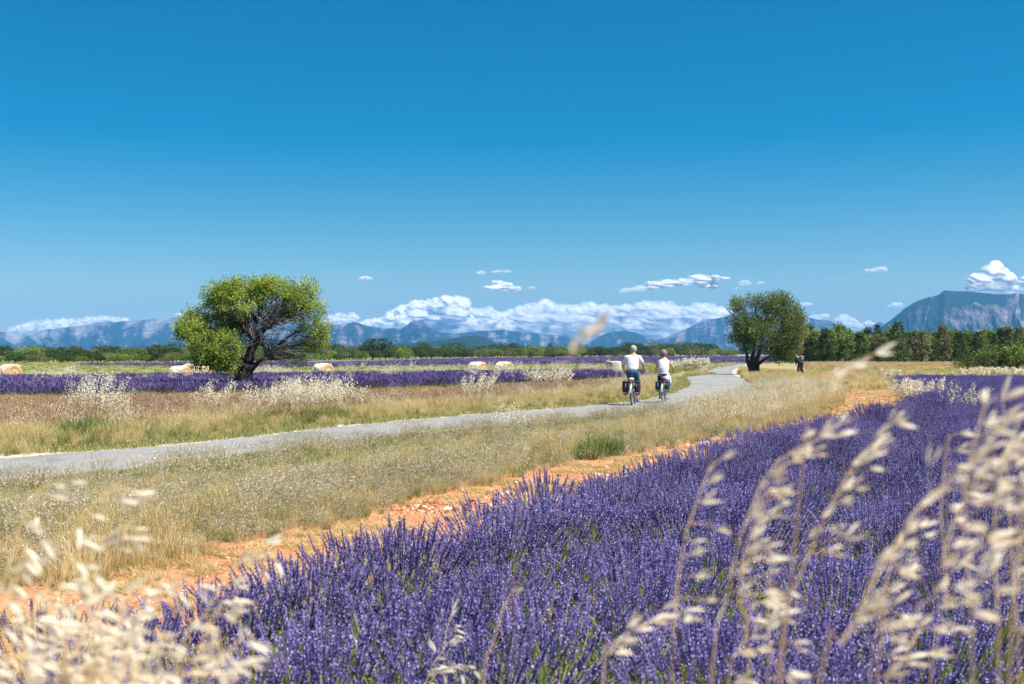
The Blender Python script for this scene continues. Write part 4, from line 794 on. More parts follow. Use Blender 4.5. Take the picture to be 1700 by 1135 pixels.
for px, py, d, nm, lab, cat in ((27, 598, 192, 'stone_hut', 'small pale hut half hidden in the far left tree line', 'hut'), (268, 600, 193, 'red_bush', 'reddish brown dry bush at the foot of the far tree line', 'bush')):
    if nm == 'stone_hut':
        t = empty(nm, ((px-CX)/F*d, d, 0), .4, label=lab, cat=cat); A = Acc(); box(A, (0, 0, .45), (.7, .6, .9)); A.obj('wall', solid('pale_render', (.6, .52, .45)), t)
        A = Acc(); A.add([(-.4, -.36, .88), (.4, -.36, .88), (.4, .36, .88), (-.4, .36, .88), (-.4, 0, 1.12), (.4, 0, 1.12)], [(0, 1, 5), (0, 5, 4), (3, 4, 5), (3, 5, 2), (0, 4, 3), (1, 2, 5), (0, 3, 2), (0, 2, 1)]); A.obj('roof', solid('faded_tile', (.45, .25, .18)), t)
    else:
        A = crown_round(5, 500); o = A.obj(nm, leafmat('dry_red_leaf', [(0, (.14, .08, .06)), (1, (.3, .2, .15))], .2, inst=0)); o.location = ((px-CX)/F*d, d, 0); o.scale = (1.9, 1.2, 1.0); tag(o, lab, cat)

# ------------------------------------------------------------------ bales
M_straw_end_shaded = groundmat('bale_end_shaded', [(9, 6, [(.3, (.36, .22, .10)), (.7, (.62, .44, .24))], 1, (1, 1))], bscale=40, bump=1)  # same straw, with the shade on the end faces painted in as brown
M_straw_side_lit = groundmat('bale_side_lit', [(9, 6, [(.3, (.62, .50, .34)), (.7, (.82, .72, .56))], 1, (1, 1))], bscale=40, bump=1)  # same straw, with the sunlight on the round side painted in as pale
def bale(px, d, D, L, rz, label, upright=False):
    D *= .9; L *= .9; t = empty('hay_bale', ((px-CX)/F*d, d, 0), rz, label=label, cat='hay bale', group='hay bales behind the lavender band'); r = D/2; n = 28
    A, E = Acc(), Acc(); a = np.linspace(0, 2*np.pi, n, endpoint=False); xs = [-L/2, -L/2+.04, -L*.25, 0, L*.25, L/2-.04, L/2]; V = []
    for i, xx in enumerate(xs):
        for j, q in enumerate(a):
            rr = (r*.95 if i in (0, 6) else r)*(1+.025*math.sin(q*3+i)+.02*rng.normal()); z = r*.97+math.sin(q)*rr; V.append((xx, math.cos(q)*rr, max(z, .0)))
    T = [];
    for i in range(6):
        for j in range(n): p, q = i*n+j, i*n+(j+1) % n; T += [(p, q, q+n), (p, q+n, p+n)]
    V = np.array(V)
    ends = []
    for s in (0, 1):
        x0 = xs[0]-.004 if s == 0 else xs[-1]+.004; e = Acc(); cnt = 0; VV = [(x0, 0, r*.97)]; TT = []
        for kk, fr_ in enumerate((.25, .5, .75, .955)):
            for q in a: VV.append((x0+(.012*(-1)**kk)*(1 if s else -1), math.cos(q)*r*fr_, r*.97+math.sin(q)*r*fr_))
        for j in range(n):
            TT.append((0, 1+j, 1+(j+1) % n))
            for kk in range(3): p, q = 1+kk*n+j, 1+kk*n+(j+1) % n; TT += [(p, q+n, q), (p, p+n, q+n)]
        ends.append((np.array(VV), TT))
    if upright:
        f = lambda V_: np.stack([V_[:, 2]-r, V_[:, 1], V_[:, 0]+L/2], 1); V = f(V); ends = [(f(v_), t_) for v_, t_ in ends]
    A.add(V, T); A.obj('wrap', M_straw_side_lit, t)
    for v_, t_ in ends: E = Acc(); E.add(v_, t_); E.obj('end_face', M_straw_end_shaded, t)
    return t
bale(-3, 60, 1.0, 1.0, R(-35), 'hay bale cut off by the left edge of the picture')
bale(17, 60, 1.12, 1.0, R(-40), 'leftmost whole hay bale behind the lavender band')
bale(299, 62, 1.0, 1.0, R(-25), 'first hay bale from the left below the almond leaves')
bale(314, 63.5, 1.12, .9, R(-70), 'hay bale showing its brown shaded end below the almond leaves')
bale(340, 62, 1.0, 1.0, R(-20), 'rightmost of the hay bales below the almond leaves')
bale(537, 66, 1.12, 1.0, R(-40), 'single hay bale with a white top right of the almond tree')
bale(793, 74, 1.15, 1.0, R(-35), 'left one of the pair of hay bales in the middle distance')
bale(837, 75, 1.15, 1.0, R(-35), 'right one of the pair of hay bales in the middle distance')
bale(1019, 70, 1.05, 1.2, R(10), 'upright pale hay bale left of the man on the bicycle', True)

# ------------------------------------------------------------------ people
M_skin = solid('skin', (.50, .27, .19), .55, var=.08); M_skin_f = solid('skin_light', (.60, .33, .25), .55, var=.08)
M_shirt = solid('white_shirt', (.66, .67, .70), .85, var=.10, scale=7, bump=1.0); M_hair = solid('grey_hair', (.36, .32, .28), .8, var=.4, scale=60, bump=.6); M_hair2 = solid('ash_hair', (.24, .17, .13), .8, var=.5, scale=60, bump=.6)
M_teal = solid('teal_shorts', (.01, .075, .13), .8, var=.2, scale=14, bump=.3); M_black = solid('black_cloth', (.018, .018, .022), .8, var=.3, bump=.3); M_shoe = solid('blue_grey_shoe', (.16, .22, .28), .6); M_eye = solid('eye', (.05, .04, .03), .3)
M_pale = solid('pale_skirt', (.62, .64, .68), .8, var=.05); M_navy = solid('navy_bag', (.008, .035, .10), .6, var=.25, scale=20, bump=.4); M_plum = solid('plum_black_bag', (.028, .012, .03), .6, var=.3, scale=20, bump=.4)
M_refl = solid('reflective_grey', (.55, .55, .56), .4); M_lime = solid('lime_trim', (.55, .75, .2), .5); M_tyre = solid('tyre', (.02, .02, .022), .8); M_steel = solid('steel', (.55, .56, .58), .3, .8); M_frame = solid('grey_frame', (.12, .12, .14), .35, .3); M_fender = solid('silver_mudguard', (.60, .61, .63), .35, .4)
M_dark = solid('charcoal_jacket', (.035, .035, .045), .85, var=.4, scale=12, bump=.5); M_greybag = solid('grey_bag', (.17, .17, .19), .8, var=.3, scale=15, bump=.5); M_jeans = solid('dark_jeans', (.03, .032, .06), .85, var=.5, scale=12, bump=.5)
def skin(name, verts, edges, mat, parent, sub=2):
    me = bpy.data.meshes.new(name); me.from_pydata([v_[0] for v_ in verts], [], edges); me.materials.append(mat); o = link(bpy.data.objects.new(name, me), parent)
    md = o.modifiers.new('skin', 'SKIN'); md.use_smooth_shade = True; sv = me.skin_vertices[0].data
    for i, (co, r) in enumerate(verts):
        rr = r if isinstance(r, tuple) else (r, r); sv[i].radius = rr; sv[i].use_root = (i == 0)
    s = o.modifiers.new('sub', 'SUBSURF'); s.levels = sub; s.render_levels = sub; return o
def loft(A, rings, n=18, cap=True, yaw=0):
    V = []; T = []
    for i, (c, rx, ry) in enumerate(rings):
        for j in range(n):
            a = j/n*2*math.pi; V.append((c[0]+math.cos(a)*rx*(1+.02*math.sin(3*a+i)), c[1]+math.sin(a)*ry, c[2]+.012*math.sin(2*a+i)))
    for i in range(len(rings)-1):
        for j in range(n): p, q = i*n+j, i*n+(j+1) % n; T += [(p, q, q+n), (p, q+n, p+n)]
    V.append(rings[-1][0]); V.append(rings[0][0]); L_ = (len(rings)-1)*n
    for j in range(n): T += [(L_+j, L_+(j+1) % n, len(V)-2), ((j+1) % n, j, len(V)-1)]
    A.add(V, T)
def chain(nodes): return [(i, i+1) for i in range(len(nodes)-1)]
def person(loc, rz, scale, label, J, cols, kind):
    """J: joints in metres, y forward. One continuous body; clothes and hair are its children."""
    t = empty('person', loc, rz, label=label, cat='person'); t.scale = (scale,)*3
    V = []; E = []
    def add(co, r, par=None):
        V.append((tuple(co), r)); i = len(V)-1
        if par is not None: E.append((par, i))
        return i
    lerp = lambda a, b, s: tuple(a[k]*(1-s)+b[k]*s for k in range(3))
    pel = add(J['pelvis'], (.10, .09)); wai = add(J['waist'], (.10, .09), pel); che = add(J['chest'], (.10, .09), wai); sho = add(J['upper'], (.08, .075), che); nek = add(J['neck'], (.062, .062), sho)
    hd = J['head']; f = J['face']
    h0 = add(lerp(J['neck'], hd, .45), (.06, .06), nek); h1 = add(hd, (.074, .088), h0); h2 = add((hd[0]-f[0]*.01, hd[1]-f[1]*.01, hd[2]+.075), (.062, .074), h1); add((hd[0], hd[1], hd[2]+.115), (.03, .035), h2)
    add((hd[0]+f[0]*.115, hd[1]+f[1]*.115, hd[2]+.0), (.012, .014), h1)                        # nose
    sx, sy = f[1], -f[0]
    for s in (-1, 1): add((hd[0]+sx*s*.088, hd[1]+sy*s*.088, hd[2]+.005), (.012, .018), h1)     # ears
    for s, n in ((-1, 'l'), (1, 'r')):
        sh, el, wr, ha = J['sh'+n], J['el'+n], J['wr'+n], J['ha'+n]
        a = add(sh, (.062, .062), sho); b = add(lerp(sh, el, .5), (.050, .050), a); c = add(el, (.040, .040), b); d = add(lerp(el, wr, .4), (.040, .040), c); e = add(wr, (.026, .03), d); g = add(lerp(wr, ha, .6), (.036, .018), e); 
        hv = Vector(ha)-Vector(wr); hv.normalize(); sd_ = hv.cross(Vector((0, 0, 1))).normalized(); dn = Vector((0, 0, -1))
        for q, (o_, L_) in enumerate(((-.030, .038), (-.011, .043), (.009, .041), (.028, .032))):
            p1 = Vector(ha)+sd_*o_; i1 = add(p1, (.0095, .0095), g); p2 = p1+hv*L_*.6+dn*L_*.4; i2 = add(p2, (.0085, .0085), i1); add(p2-hv*L_*.2+dn*L_*.6, (.007, .007), i2)
        th = Vector(lerp(wr, ha, .5))-sd_*s*.038; i1 = add(th, (.011, .011), g); add(th+hv*.03+dn*.02-sd_*s*.004, (.009, .009), i1)
        hp, kn, an, to = J['hp'+n], J['kn'+n], J['an'+n], J['to'+n]
        a = add(hp, (.095, .095), pel); b = add(lerp(hp, kn, .5), (.082, .082), a); c = add(kn, (.056, .06), b); d = add(lerp(kn, an, .3), (.058, .062), c); e = add(an, (.036, .038), d); h_ = add((an[0]*.95+to[0]*.05, an[1]*.9+to[1]*.1, to[2]+.01), (.036, .035), e); add(to, (.035, .025), h_)
    skin('body', V, E, cols['skin'], t)
    for s in (-1, 1):                                                                         # eyes
        A = Acc(); A.add(ICO1[0]*.011+np.array([hd[0]+f[0]*.085+sx*s*.03, hd[1]+f[1]*.085+sy*s*.03, hd[2]+.022]), ICO1[1]); A.obj('eye', M_eye, t)
    # hair: a thick cap on back and top of the skull with a ragged edge
    A = Acc(); Vh = ICO3[0].copy(); n1 = np.array([mnoise.noise(Vector(p)*4) for p in Vh]); rr = 1+.18*n1+.06*np.array([mnoise.noise(Vector(p)*9) for p in Vh])
    Vw = Vh*np.array([.088, .100, .112])*rr[:, None]*cols.get('hs', 1.0); dz = cols.get('hdrop', -.3)
    fd = np.array([f[0], f[1], 0]); fr_ = Vh@fd; T = ICO3[1]; keep = ~(((fr_[T].mean(1) > .45) & (Vh[T][:, :, 2].mean(1) < .45)) | (Vh[T][:, :, 2].mean(1) < dz))
    A.add(Vw+np.array(hd)+np.array([-f[0]*.012, -f[1]*.012, .03]), T[keep]); A.obj('hair', cols['hair'], t, smooth=True)
    b_ = cols.get('bulk', 1.0); A = Acc(); up = lerp(J['chest'], J['upper'], .8)
    loft(A, [(J['waist_low'], .175*b_, .125*b_), (lerp(J['waist_low'], J['waist'], .5), .182*b_, .135*b_), (J['waist'], .184*b_, .138*b_), (lerp(J['waist'], J['chest'], .5), .190*b_, .138*b_), (J['chest'], .200*b_, .135*b_), (up, .198*b_, .115*b_), (J['upper'], .165*b_, .095*b_), (lerp(J['upper'], J['neck'], .40), .125*b_, .085), (lerp(J['upper'], J['neck'], .72), .080, .074), (lerp(J['upper'], J['neck'], 1.02), .068, .066)])
    for s, n in ((-1, 'l'), (1, 'r')):
        e_ = {'short': .80, 'long': 1.0, 'sleeveless': 0}[kind]
        if e_: 
            pts = [lerp(up, J['sh'+n], .55), lerp(J['sh'+n], J['el'+n], .03), lerp(J['sh'+n], J['el'+n], .35), lerp(J['sh'+n], J['el'+n], e_)]; rd_ = [.075*b_, .080*b_, .078*b_, .074*b_]
            if kind == 'long': pts.append(lerp(J['el'+n], J['wr'+n], .9)); rd_.append(.05)
            tube(A, pts, rd_, 12, cap=True)
    A.obj('shirt' if kind == 'short' else ('top' if kind == 'sleeveless' else 'jacket'), cols['top'], t, smooth=True)
    A = Acc(); full = cols.get('full'); pv_ = J['pelvis']; loft(A, [((pv_[0], pv_[1]-.02, pv_[2]-.10), .13, .12), ((pv_[0], pv_[1]-.01, pv_[2]-.04), .178, .15), ((pv_[0], pv_[1], pv_[2]+.03), .176, .138), (J['waist_low'], .168, .118)], cap=True)
    for s, n in ((-1, 'l'), (1, 'r')):
        H_, K_, N_ = J['hp'+n], J['kn'+n], J['an'+n]; pts = [lerp(H_, pv_, .4), lerp(H_, K_, .12), lerp(H_, K_, .55), lerp(H_, K_, .97)]; rd_ = [.10, .108, .100, .080]
        if full: pts += [lerp(K_, N_, .5), lerp(K_, N_, .97)]; rd_ = [q*1.25 for q in rd_]+[.12, .11]
        tube(A, pts, rd_, 12, cap=True)
    A.obj('trousers' if full else 'shorts', cols['leg'], t, smooth=True)
    for n in 'lr':
        an, to = J['an'+n], J['to'+n]; skin('shoe', [((an[0], an[1]-.03, to[2]), (.045, .045)), ((an[0], an[1]+.06, to[2]), (.046, .042)), ((to[0], to[1]+.02, to[2]-.005), (.040, .032))], [(0, 1), (1, 2)], cols['shoe'], t, 1)
    return t
def bike_pose(leanf=0.0, w=1.0, seat=.98):
    J = dict(pelvis=(0, .20, seat+.06), waist_low=(0, .21, seat+.10), waist=(0, .25, seat+.24), chest=(0, .33, seat+.42), upper=(0, .38, seat+.53), neck=(0, .42, seat+.62), head=(.01, .465, seat+.72), face=(.25, .97, 0))
    for s, n in ((-1, 'l'), (1, 'r')):
        J['sh'+n] = (s*.185*w, .38, seat+.50); J['el'+n] = (s*.315*w, .50, seat+.25); J['wr'+n] = (s*.315, .72, seat+.11); J['ha'+n] = (s*.305, .79, seat+.095)
        J['hp'+n] = (s*.095, .22, seat+.02)
    J['knl'] = (-.13, .62, .86); J['anl'] = (-.14, .40, .53); J['tol'] = (-.14, .54, .485)
    J['knr'] = (.14, .50, .58); J['anr'] = (.15, .40, .18); J['tor'] = (.15, .54, .13); return J
def bicycle(loc, rz, label, bagm, trim, frame_mat):
    t = empty('bicycle', loc, rz, label=label, cat='bicycle'); r = .345
    for y in (0, 1.06):
        A = Acc(); ring(A, (0, y, r), r-.018, .019, 36, 6); w = A.obj('wheel', M_tyre, t, smooth=True)
        A = Acc(); ring(A, (0, y, r), r-.045, .010, 32, 4, width=.012); A.obj('rim', M_steel, w)
        A = Acc()
        for q in range(16):
            a = q/16*6.283; tube(A, [(.012*(-1)**q, y, r), (0, y+math.cos(a)*(r-.05), r+math.sin(a)*(r-.05))], .0016, 3)
        tube(A, [(-.05, y, r), (.05, y, r)], .02, 8, cap=True); A.obj('spokes', M_steel, w)
        A = Acc(); a0, a1 = (R(-10), R(175)) if y == 0 else (R(5), R(150)); pts = [(0, y+(-1 if y == 0 else 1)*math.cos(a)*(-1 if y == 0 else 1)*(r+.025), r+math.sin(a)*(r+.025)) for a in np.linspace(a0, a1, 14)]
        pts = np.array(pts); V = np.concatenate([pts+np.array([-.03, 0, -.008]), pts+np.array([0, 0, .006]), pts+np.array([.03, 0, -.008])]); n = len(pts); T = []
        for i in range(n-1):
            for c in (0, 1): p = c*n+i; T += [(p, p+1, p+n+1), (p, p+n+1, p+n)]
        A.add(V, T); A.obj('mudguard', M_fender, t, smooth=True)
    A = Acc(); bb = (0, .45, .29); hub = (0, 0, r)
    for a, b, q in (((0, .45, .29), (0, .26, .90), .016), ((0, .45, .29), (0, .92, .66), .019), ((0, .27, .82), (0, .90, .82), .016), ((0, .92, .62), (0, .87, .90), .020)): tube(A, [a, b], q, 8, cap=True)
    for s in (-1, 1): tube(A, [(s*.02, .45, .29), (s*.06, 0, r)], .009, 6); tube(A, [(s*.015, .28, .80), (s*.06, 0, r)], .008, 6); tube(A, [(s*.05, .92, .64), (s*.055, .97, .5), (s*.055, 1.06, r)], .011, 6)
    A.obj('frame', frame_mat, t, smooth=True)
    A = Acc(); tube(A, [(0, .26, .88), (0, .245, .965)], .013, 8); A.obj('seat_post', M_steel, t)
    sv = ICO2[0]*np.array([.085, .14, .035]); sv[:, 0] *= np.clip(1.0-(sv[:, 1]+.02)*4.2, .3, 1.1); A = Acc(); A.add(sv+np.array([0, .24, .985]), ICO2[1]); A.obj('saddle', M_black, t, smooth=True)
    A = Acc(); tube(A, [(0, .87, .9), (0, .86, 1.03)], .014, 8); tube(A, [(-.31, .78, 1.075), (-.2, .87, 1.07), (0, .88, 1.045), (.2, .87, 1.07), (.31, .78, 1.075)], .012, 8); hb = A.obj('handlebar', M_frame, t, smooth=True)
    for s in (-1, 1): A = Acc(); tube(A, [(s*.255, .825, 1.073), (s*.335, .755, 1.078)], .018, 8, cap=True); A.obj('grip', M_black, hb)
    A = Acc(); tube(A, [(-.07, .45, .29), (.07, .45, .29)], .018, 8, cap=True); tube(A, [(.075, .45, .29), (.085, .46, .12)], .010, 6, cap=True); tube(A, [(-.075, .45, .29), (-.085, .44, .46)], .010, 6, cap=True); ring(A, (.05, .45, .29), .085, .006, 20, 4); A.obj('crankset', M_steel, t)
    for s, z, y in ((1, .115, .46), (-1, .465, .44)): A = Acc(); box(A, (s*.14, y, z), (.10, .08, .022)); A.obj('pedal', M_black, t)
    A = Acc()
    for s in (-1, 1): tube(A, [(s*.06, .22, .76), (s*.065, -.22, .765)], .006, 5); tube(A, [(s*.065, -.12, .762), (s*.062, 0, r)], .006, 5)
    for y in (-.2, -.05, .1): tube(A, [(-.065, y, .764), (.065, y, .764)], .005, 5)
    A.obj('rack', M_steel, t); A = Acc(); box(A, (0, -.235, .70), (.07, .02, .045)); A.obj('rear_reflector', solid('red_reflector', (.35, .02, .02), .3), t); return t
def rbag(c, s, m, parent, name, e=.72, jit=.05):
    V, T = ICO3; q = np.sign(V)*np.abs(V)**e; q = q/np.abs(q).max(); nn = np.array([mnoise.noise(Vector(p)*2.2+Vector(c)*9) for p in V]); q = q*(1+jit*nn)[:, None]
    A = Acc(); A.add(q*np.array(s)/2+np.array(c), T); return A.obj(name, m, parent, smooth=True)
def rider(px, py, d, rz, scale, who, lab, J, cols, kind, bagm, trim, blab, baglab, frame_mat, bagsz):
    g_ = ((px-CX)/F*d, d, .014); b = bicycle(g_, -rz, blab, bagm, trim, frame_mat); b.scale = (scale,)*3
    p = person(g_, -rz, scale, lab, J, cols, kind)
    for s, nm in ((-1, 'left'), (1, 'right')):
        t = empty('pannier_bag', g_, -rz, label='%s, the %s one' % (baglab, nm), cat='bag'); t.scale = (scale,)*3; w, l, h, zc, xo = bagsz
        bg_ = rbag((s*xo, -.06, zc), (w, l, h), bagm, t, 'bag'); A = Acc(); zz = zc-h*.36
        tube(A, [(s*(xo-w*.38), -.06-l*.47, zz+.02), (s*xo, -.06-l*.505, zz), (s*(xo+w*.36), -.06-l*.46, zz+.03)], .0075, 5); A.obj('reflective_trim', trim, t)
        rbag((s*xo, -.06, zc+h*.43), (w*1.02, l*1.0, h*.2), bagm, t, 'flap', .75); A = Acc(); tube(A, [(s*(xo-w*.1), -.06-l*.5, zc+h*.36), (s*(xo-w*.1), -.06-l*.53, zc+.06)], .006, 4); A.obj('strap', trim, t)
    return b, p
Jm = bike_pose()
rider(1048.5, 673, 34.0, R(12), .965, 'man', 'grey haired man in white shirt and teal shorts riding the left bicycle', Jm, dict(skin=M_skin, top=M_shirt, leg=M_teal, hair=M_hair, shoe=M_shoe, hs=1.18, hdrop=-.6), 'short', M_plum, M_refl, 'bicycle with dark plum panniers ridden by the man in the white shirt', 'dark plum pannier on the man\'s bicycle', M_frame, (.20, .34, .44, .53, .185))
Jw = bike_pose(w=.88, seat=.95); Jw['head'] = (0, .45, .95+.735); Jw['face'] = (-.05, .99, 0); Jw['elr'] = (.33, .52, 1.20); Jw['shr'] = (.165, .38, 1.44); Jw['knl'] = (-.13, .48, .58); Jw['anl'] = (-.14, .40, .20); Jw['tol'] = (-.14, .54, .15); Jw['knr'] = (.15, .62, .86); Jw['anr'] = (.15, .40, .53); Jw['tor'] = (.15, .54, .485)
rb, wp = rider(1100, 669, 35.7, R(13), .90, 'woman', 'short haired woman in a white sleeveless top riding the right bicycle', Jw, dict(skin=M_skin_f, top=M_shirt, leg=M_black, hair=M_hair2, shoe=M_black, hs=1.30, hdrop=-.75), 'sleeveless', M_navy, M_lime, 'bicycle with blue panniers ridden by the woman in the white top', 'navy blue pannier on the woman\'s bicycle', M_frame, (.17, .32, .36, .56, .165))
g_ = ((1048.5-CX)/F*34.0, 34.0, .014); t = empty('rack_pack', g_, -R(12), label='light grey roll strapped on the rack of the man\'s bicycle', cat='bag'); t.scale = (.965,)*3; rbag((0, -.06, .81), (.16, .30, .085), M_refl, t, 'roll'); 
g_ = ((1100-CX)/F*35.7, 35.7, .014); t = empty('rack_pack', g_, -R(13), label='dark plum bag on the rack of the woman\'s bicycle', cat='bag'); t.scale = (.9,)*3; rbag((0, -.06, .83), (.18, .30, .12), M_plum, t, 'roll')
# slanted tail of the woman's top and her pale skirt hanging on the right
A = Acc(); n = 20; V = []; 
for j, (zz, k_) in enumerate(((1.20, .93), (1.08, 1.03), (.98, 1.08))):
    for i in range(n):
        a = i/n*6.283; cx, cy = math.cos(a)*.185*k_, math.sin(a)*.15*k_; V.append((cx, .21+cy, zz-(.10*(cx/.19+1)*.9 if j == 2 else (.05*(cx/.19+1) if j == 1 else 0))))
T = []
for j in range(2):
    for i in range(n): p, q = j*n+i, j*n+(i+1) % n; T += [(p, q, q+n), (p, q+n, p+n)]
A.add(V, T); A.obj('slanted_hem', M_shirt, wp, smooth=True)
A = Acc(); tube(A, [(.10, .20, .98), (.15, .30, .86), (.18, .36, .72), (.19, .36, .60)], [.10, .11, .095, .075], 10, cap=True); A.obj('pale_skirt_panel', M_pale, wp, smooth=True)
# dark figure bending forward in the grass
Jb = dict(pelvis=(0, 0, .90), waist_low=(0, -.01, .86), waist=(0, .06, 1.04), chest=(0, .16, 1.20), upper=(0, .26, 1.31), neck=(0, .34, 1.36), head=(0, .44, 1.38), face=(0, .9, -.3))
for s, n in ((-1, 'l'), (1, 'r')):
    Jb['sh'+n] = (s*.18, .26, 1.28); Jb['el'+n] = (s*.24, .22, 1.02); Jb['wr'+n] = (s*.19, .24, .80); Jb['ha'+n] = (s*.17, .27, .74); Jb['hp'+n] = (s*.10, 0, .86); Jb['kn'+n] = (s*.17, .06, .47); Jb['an'+n] = (s*.24, -.02, .09); Jb['to'+n] = (s*.26, .12, .045)
gx = (1329-CX)/F*83.0; person((gx, 83.0, 0), R(38), 1.0, 'person in dark clothes bending forward in the grass right of the second almond tree', Jb, dict(skin=M_skin, top=M_dark, leg=M_jeans, hair=M_greybag, shoe=M_black, full=True, bulk=1.5), 'long')
t = empty('shoulder_bag', (gx, 83.0, 0), R(38), label='grey bag slung on the back of the bending person', cat='bag'); t.scale = (1.06,)*3; rbag((.02, -.08, 1.16), (.30, .22, .34), M_greybag, t, 'bag', .6); A = Acc(); tube(A, [(-.14, .12, 1.16), (-.10, .26, 1.33), (.05, .36, 1.38)], .015, 5); A.obj('strap', M_greybag, t)

# ------------------------------------------------------------------ blurred oat stalks close to the lens
def sdir(ang, dep): return Vector((math.cos(ang), dep, math.sin(ang))).normalized()
def oat_stalk(pix, d, label, group, nsp, ang, start=.3, wild=.35, size=1.0, thick=.0016, fallout=.018):
    """pix: photo pixels from low to high along the stem; continued down to the soil"""
    pts = [P(x, y, d+.03*i) for i, (x, y) in enumerate(pix)]
    low = pts[0]; dr = (pts[0]-pts[1]).normalized(); foot = Vector((low.x+dr.x*.12, low.y+.03, 0)); mid = (low+foot)/2+Vector((dr.x*.05, 0, 0))
    allp = [np.array(q) for q in [foot, mid]+pts]; sm = smooth_line(allp, .035)
    t = empty('oat_stalk', foot, label=label, cat='oat stalk', group=group); off = np.array(foot)
    loc = np.array(sm)-off; A = Acc(); n = len(loc); tube(A, loc, np.linspace(thick*1.15, thick*.35, n), 5, 0, random.random())
    top0 = 2+0; L = np.concatenate([[0], np.cumsum(np.linalg.norm(np.diff(loc, axis=0), axis=1))]); vis0 = np.linalg.norm(np.array(mid)-np.array(foot))+np.linalg.norm(np.array(low)-np.array(mid)); tot = L[-1]; sp = []
    for q in range(nsp):
        s = vis0+(tot-vis0)*(start+(1-start)*(q+.5)/nsp); p0 = np.array([np.interp(s, L, loc[:, i]) for i in range(3)])
        a = ang+random.gauss(0, wild); br = np.array(sdir(a+random.uniform(-.2, .5), random.gauss(0, .5)))*random.uniform(.3, 1.6)*fallout
        p1 = p0+br; tube(A, [p0, (p0+p1)/2+np.array([0, 0, .003]), p1], [.0005, .0004, .0003], 3, 0, .6); sp.append((p1, np.array(sdir(a, random.gauss(0, .45)))))
    A.obj('stem', M_oatstem, t)
    for p1, d1 in sp:
        o = bpy.data.objects.new('spikelet', random.choice((SPK, SPK, SPK2, SPK3))); link(o, t); o.location = p1; k_ = size*random.uniform(.75, 1.15); o.scale = (k_,)*3
        o.rotation_euler = (Vector(d1).to_track_quat('Z', 'Y') @ Vector((0, 0, 1)).rotation_difference(Vector((0, 0, 1)))).to_euler(); o.rotation_mode = 'QUATERNION'
        o.rotation_quaternion = Vector(d1).to_track_quat('Z', 'Y') @ Matrix.Rotation(random.random()*6.28, 4, 'Z').to_quaternion()
    return t
GR, GL = 'blurred oat stalks in front of the lavender on the right', 'blurred oat stalks crowding the bottom left corner'
right = [([(1113, 1150), (1130, 930), (1150, 850), (1180, 772)], 1.25, 'leftmost blurred oat stalk before the lavender, nearly upright', 9, .15, .25),
 ([(1178, 1150), (1200, 1010), (1232, 880), (1290, 765), (1378, 722)], 1.2, 'blurred oat stalk arching right with a bright drooping tip', 22, .35, .3),
 ([(1246, 1150), (1228, 1000), (1240, 900), (1300, 770)], 1.15, 'blurred oat stalk crossing behind the arching one', 14, .2, .3),
 ([(1285, 1150), (1342, 920), (1400, 800), (1480, 702)], 1.2, 'long slanting oat stalk left of the middle of the blurred group', 18, .4, .4),
 ([(1355, 1150), (1395, 1070), (1480, 910), (1545, 820), (1645, 745)], .95, 'thickest slanting oat stalk of the blurred group', 20, .35, .22),
 ([(1488, 1150), (1548, 990), (1580, 870), (1640, 760)], 1.0, 'brown slanting oat stalk right of the thickest one', 16, .3, .3),
 ([(1612, 1150), (1606, 960), (1600, 800), (1640, 660)], .95, 'upright oat stalk near the right edge with the heaviest head', 18, .35, .25),
 ([(1672, 1150), (1688, 930), (1700, 760), (1730, 640)], .9, 'oat stalk standing on the right edge', 15, .3, .15),
 ([(1655, 1150), (1650, 940), (1655, 800), (1690, 700)], 1.1, 'second oat stalk beside the heaviest head', 13, .3, .3),
 ([(1440, 1150), (1455, 1050), (1470, 960), (1500, 880)], 1.3, 'thin oat stalk behind the thickest slanting one', 12, .3, .3),
 ([(1340, 700), (1366, 670), (1392, 628), (1418, 603)], 1.15, 'oat tip reaching above the orange soil in front of the meadow', 5, .6, .3),
 ([(1540, 1150), (1570, 980), (1560, 850), (1575, 720)], 1.35, 'fine oat stalk with scattered spikelets left of the heaviest head', 16, .1, .2)]
for pix, d, lab, n, ang, st in right: oat_stalk(pix, d, lab, None, n, ang, st, size=.8, fallout=.024)
for i in range(4):
    x0 = random.uniform(1540, 1790); x1 = x0+random.uniform(-30, 100); y1 = random.uniform(640, 830); oat_stalk([(x0, 1160), ((x0*2+x1)/3, 1160-(1160-y1)*.35), ((x0+x1*2)/3, 1160-(1160-y1)*.7), (x1, y1)], random.uniform(.85, 1.5), 'blurred pale oat stalk in the crowded right edge of the picture', GR, random.randint(8, 12), .25, .55, .4, size=.8, fallout=.024)
for i in range(4):
    x0 = random.uniform(1150, 1480); x1 = x0+random.uniform(0, 90); y1 = random.uniform(940, 1060); oat_stalk([(x0, 1170), ((x0+x1)/2, (1170+y1)/2), (x1, y1)], random.uniform(1.1, 1.6), 'short blurred oat head low in front of the lavender', 'short blurred oat heads low in front of the lavender', random.randint(5, 9), .1, .1, .5)
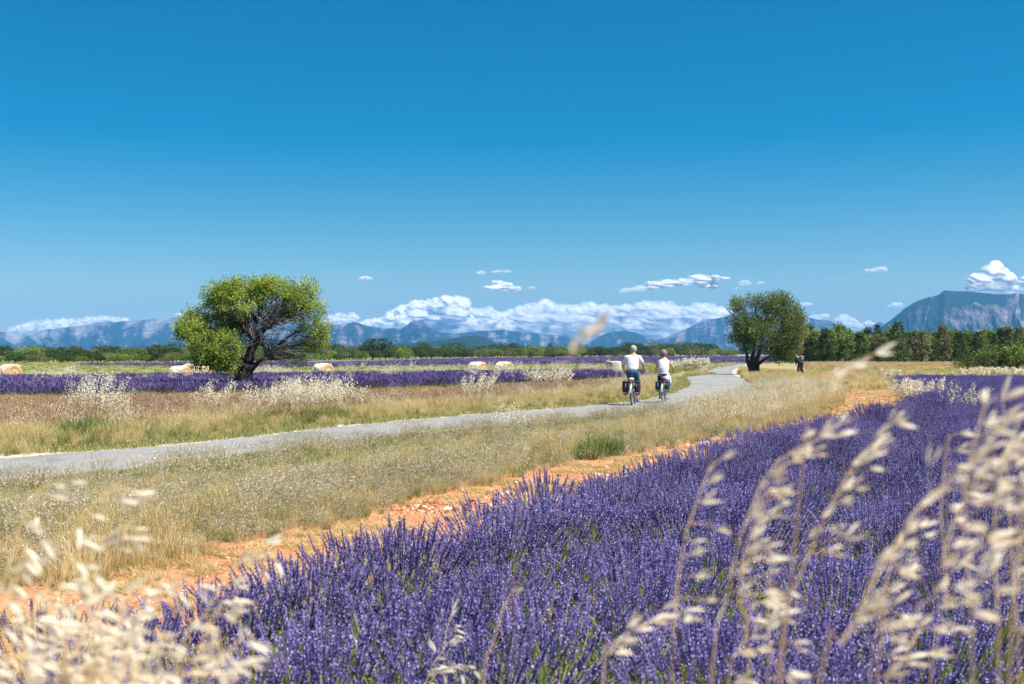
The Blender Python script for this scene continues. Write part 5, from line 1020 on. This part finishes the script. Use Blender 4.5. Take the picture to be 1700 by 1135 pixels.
left = [([(60, 1150), (100, 1000), (120, 880), (190, 800)], 1.2, 'tall blurred oat stalk bending right at the far left', 14, -.35, .3), ([(-20, 1150), (10, 960), (50, 830), (90, 800)], 1.2, 'blurred oat stalk rising highest on the left edge', 14, -.3, .3),
 ([(290, 1150), (340, 1020), (390, 940), (440, 905)], 1.5, 'oat stalk leaning over the first lavender spikes', 16, -.1, .3), ([(150, 1150), (190, 1040), (230, 960), (300, 955)], 1.25, 'oat stalk arching over the left end of the orange soil', 14, -.5, .2), ([(110, 1150), (130, 980), (160, 900), (215, 875)], 1.25, 'oat stalk with a long white spikelet in front of the straw patch', 10, -.35, .3)]
for pix, d, lab, n, ang, st in left: oat_stalk(pix, d, lab, None, n, ang, st, fallout=.024, wild=.45, size=.88)
for i in range(27):
    x0 = random.uniform(-60, 400)*random.uniform(.55, 1); top = np.interp(x0, [-60, 60, 200, 300, 430], [930, 960, 1000, 1040, 1080]); y1 = top+random.uniform(-45, 70); x1 = x0+random.uniform(-10, 95)
    oat_stalk([(x0, 1200), ((x0*2+x1)/3+random.uniform(-10, 10), 1200-(1200-y1)*.4), ((x0+x1*2)/3, 1200-(1200-y1)*.75), (x1, y1)], random.uniform(1.0, 1.7), 'blurred cream oat stalk in the crowded bottom left corner', GL, random.randint(8, 12), -.55, .1, .5, size=.82, fallout=.026)
oat_stalk([(700, 1150), (735, 1080), (742, 1040), (752, 1018)], 2.6, 'nearly sharp white oat head rising from the lavender below the middle', None, 12, .5, .15, .9, size=1.0)
oat_stalk([(690, 1170), (715, 1130), (740, 1105), (785, 1110)], 2.5, 'low white oat head beside the nearly sharp one', None, 9, -.2, .2, .7, size=1.0)
oat_stalk([(800, 1160), (815, 1080), (835, 1010), (850, 985)], 1.5, 'bare brown stem tip slanting before the lavender', None, 2, .8, .9, .2, size=.5)
oat_stalk([(850, 1160), (855, 980), (868, 790), (880, 735), (925, 655), (952, 590), (990, 555)], .7, 'very blurred oat stalk crossing the road and the far lavender', None, 4, .75, .86, .25, size=.62, thick=.0003, fallout=.004)
oat_stalk([(1000, 1150), (1010, 1085), (1050, 1045), (1110, 1022)], 1.3, 'blurred white oat spray just left of the leftmost upright stalk', None, 10, .3, .3, .3)
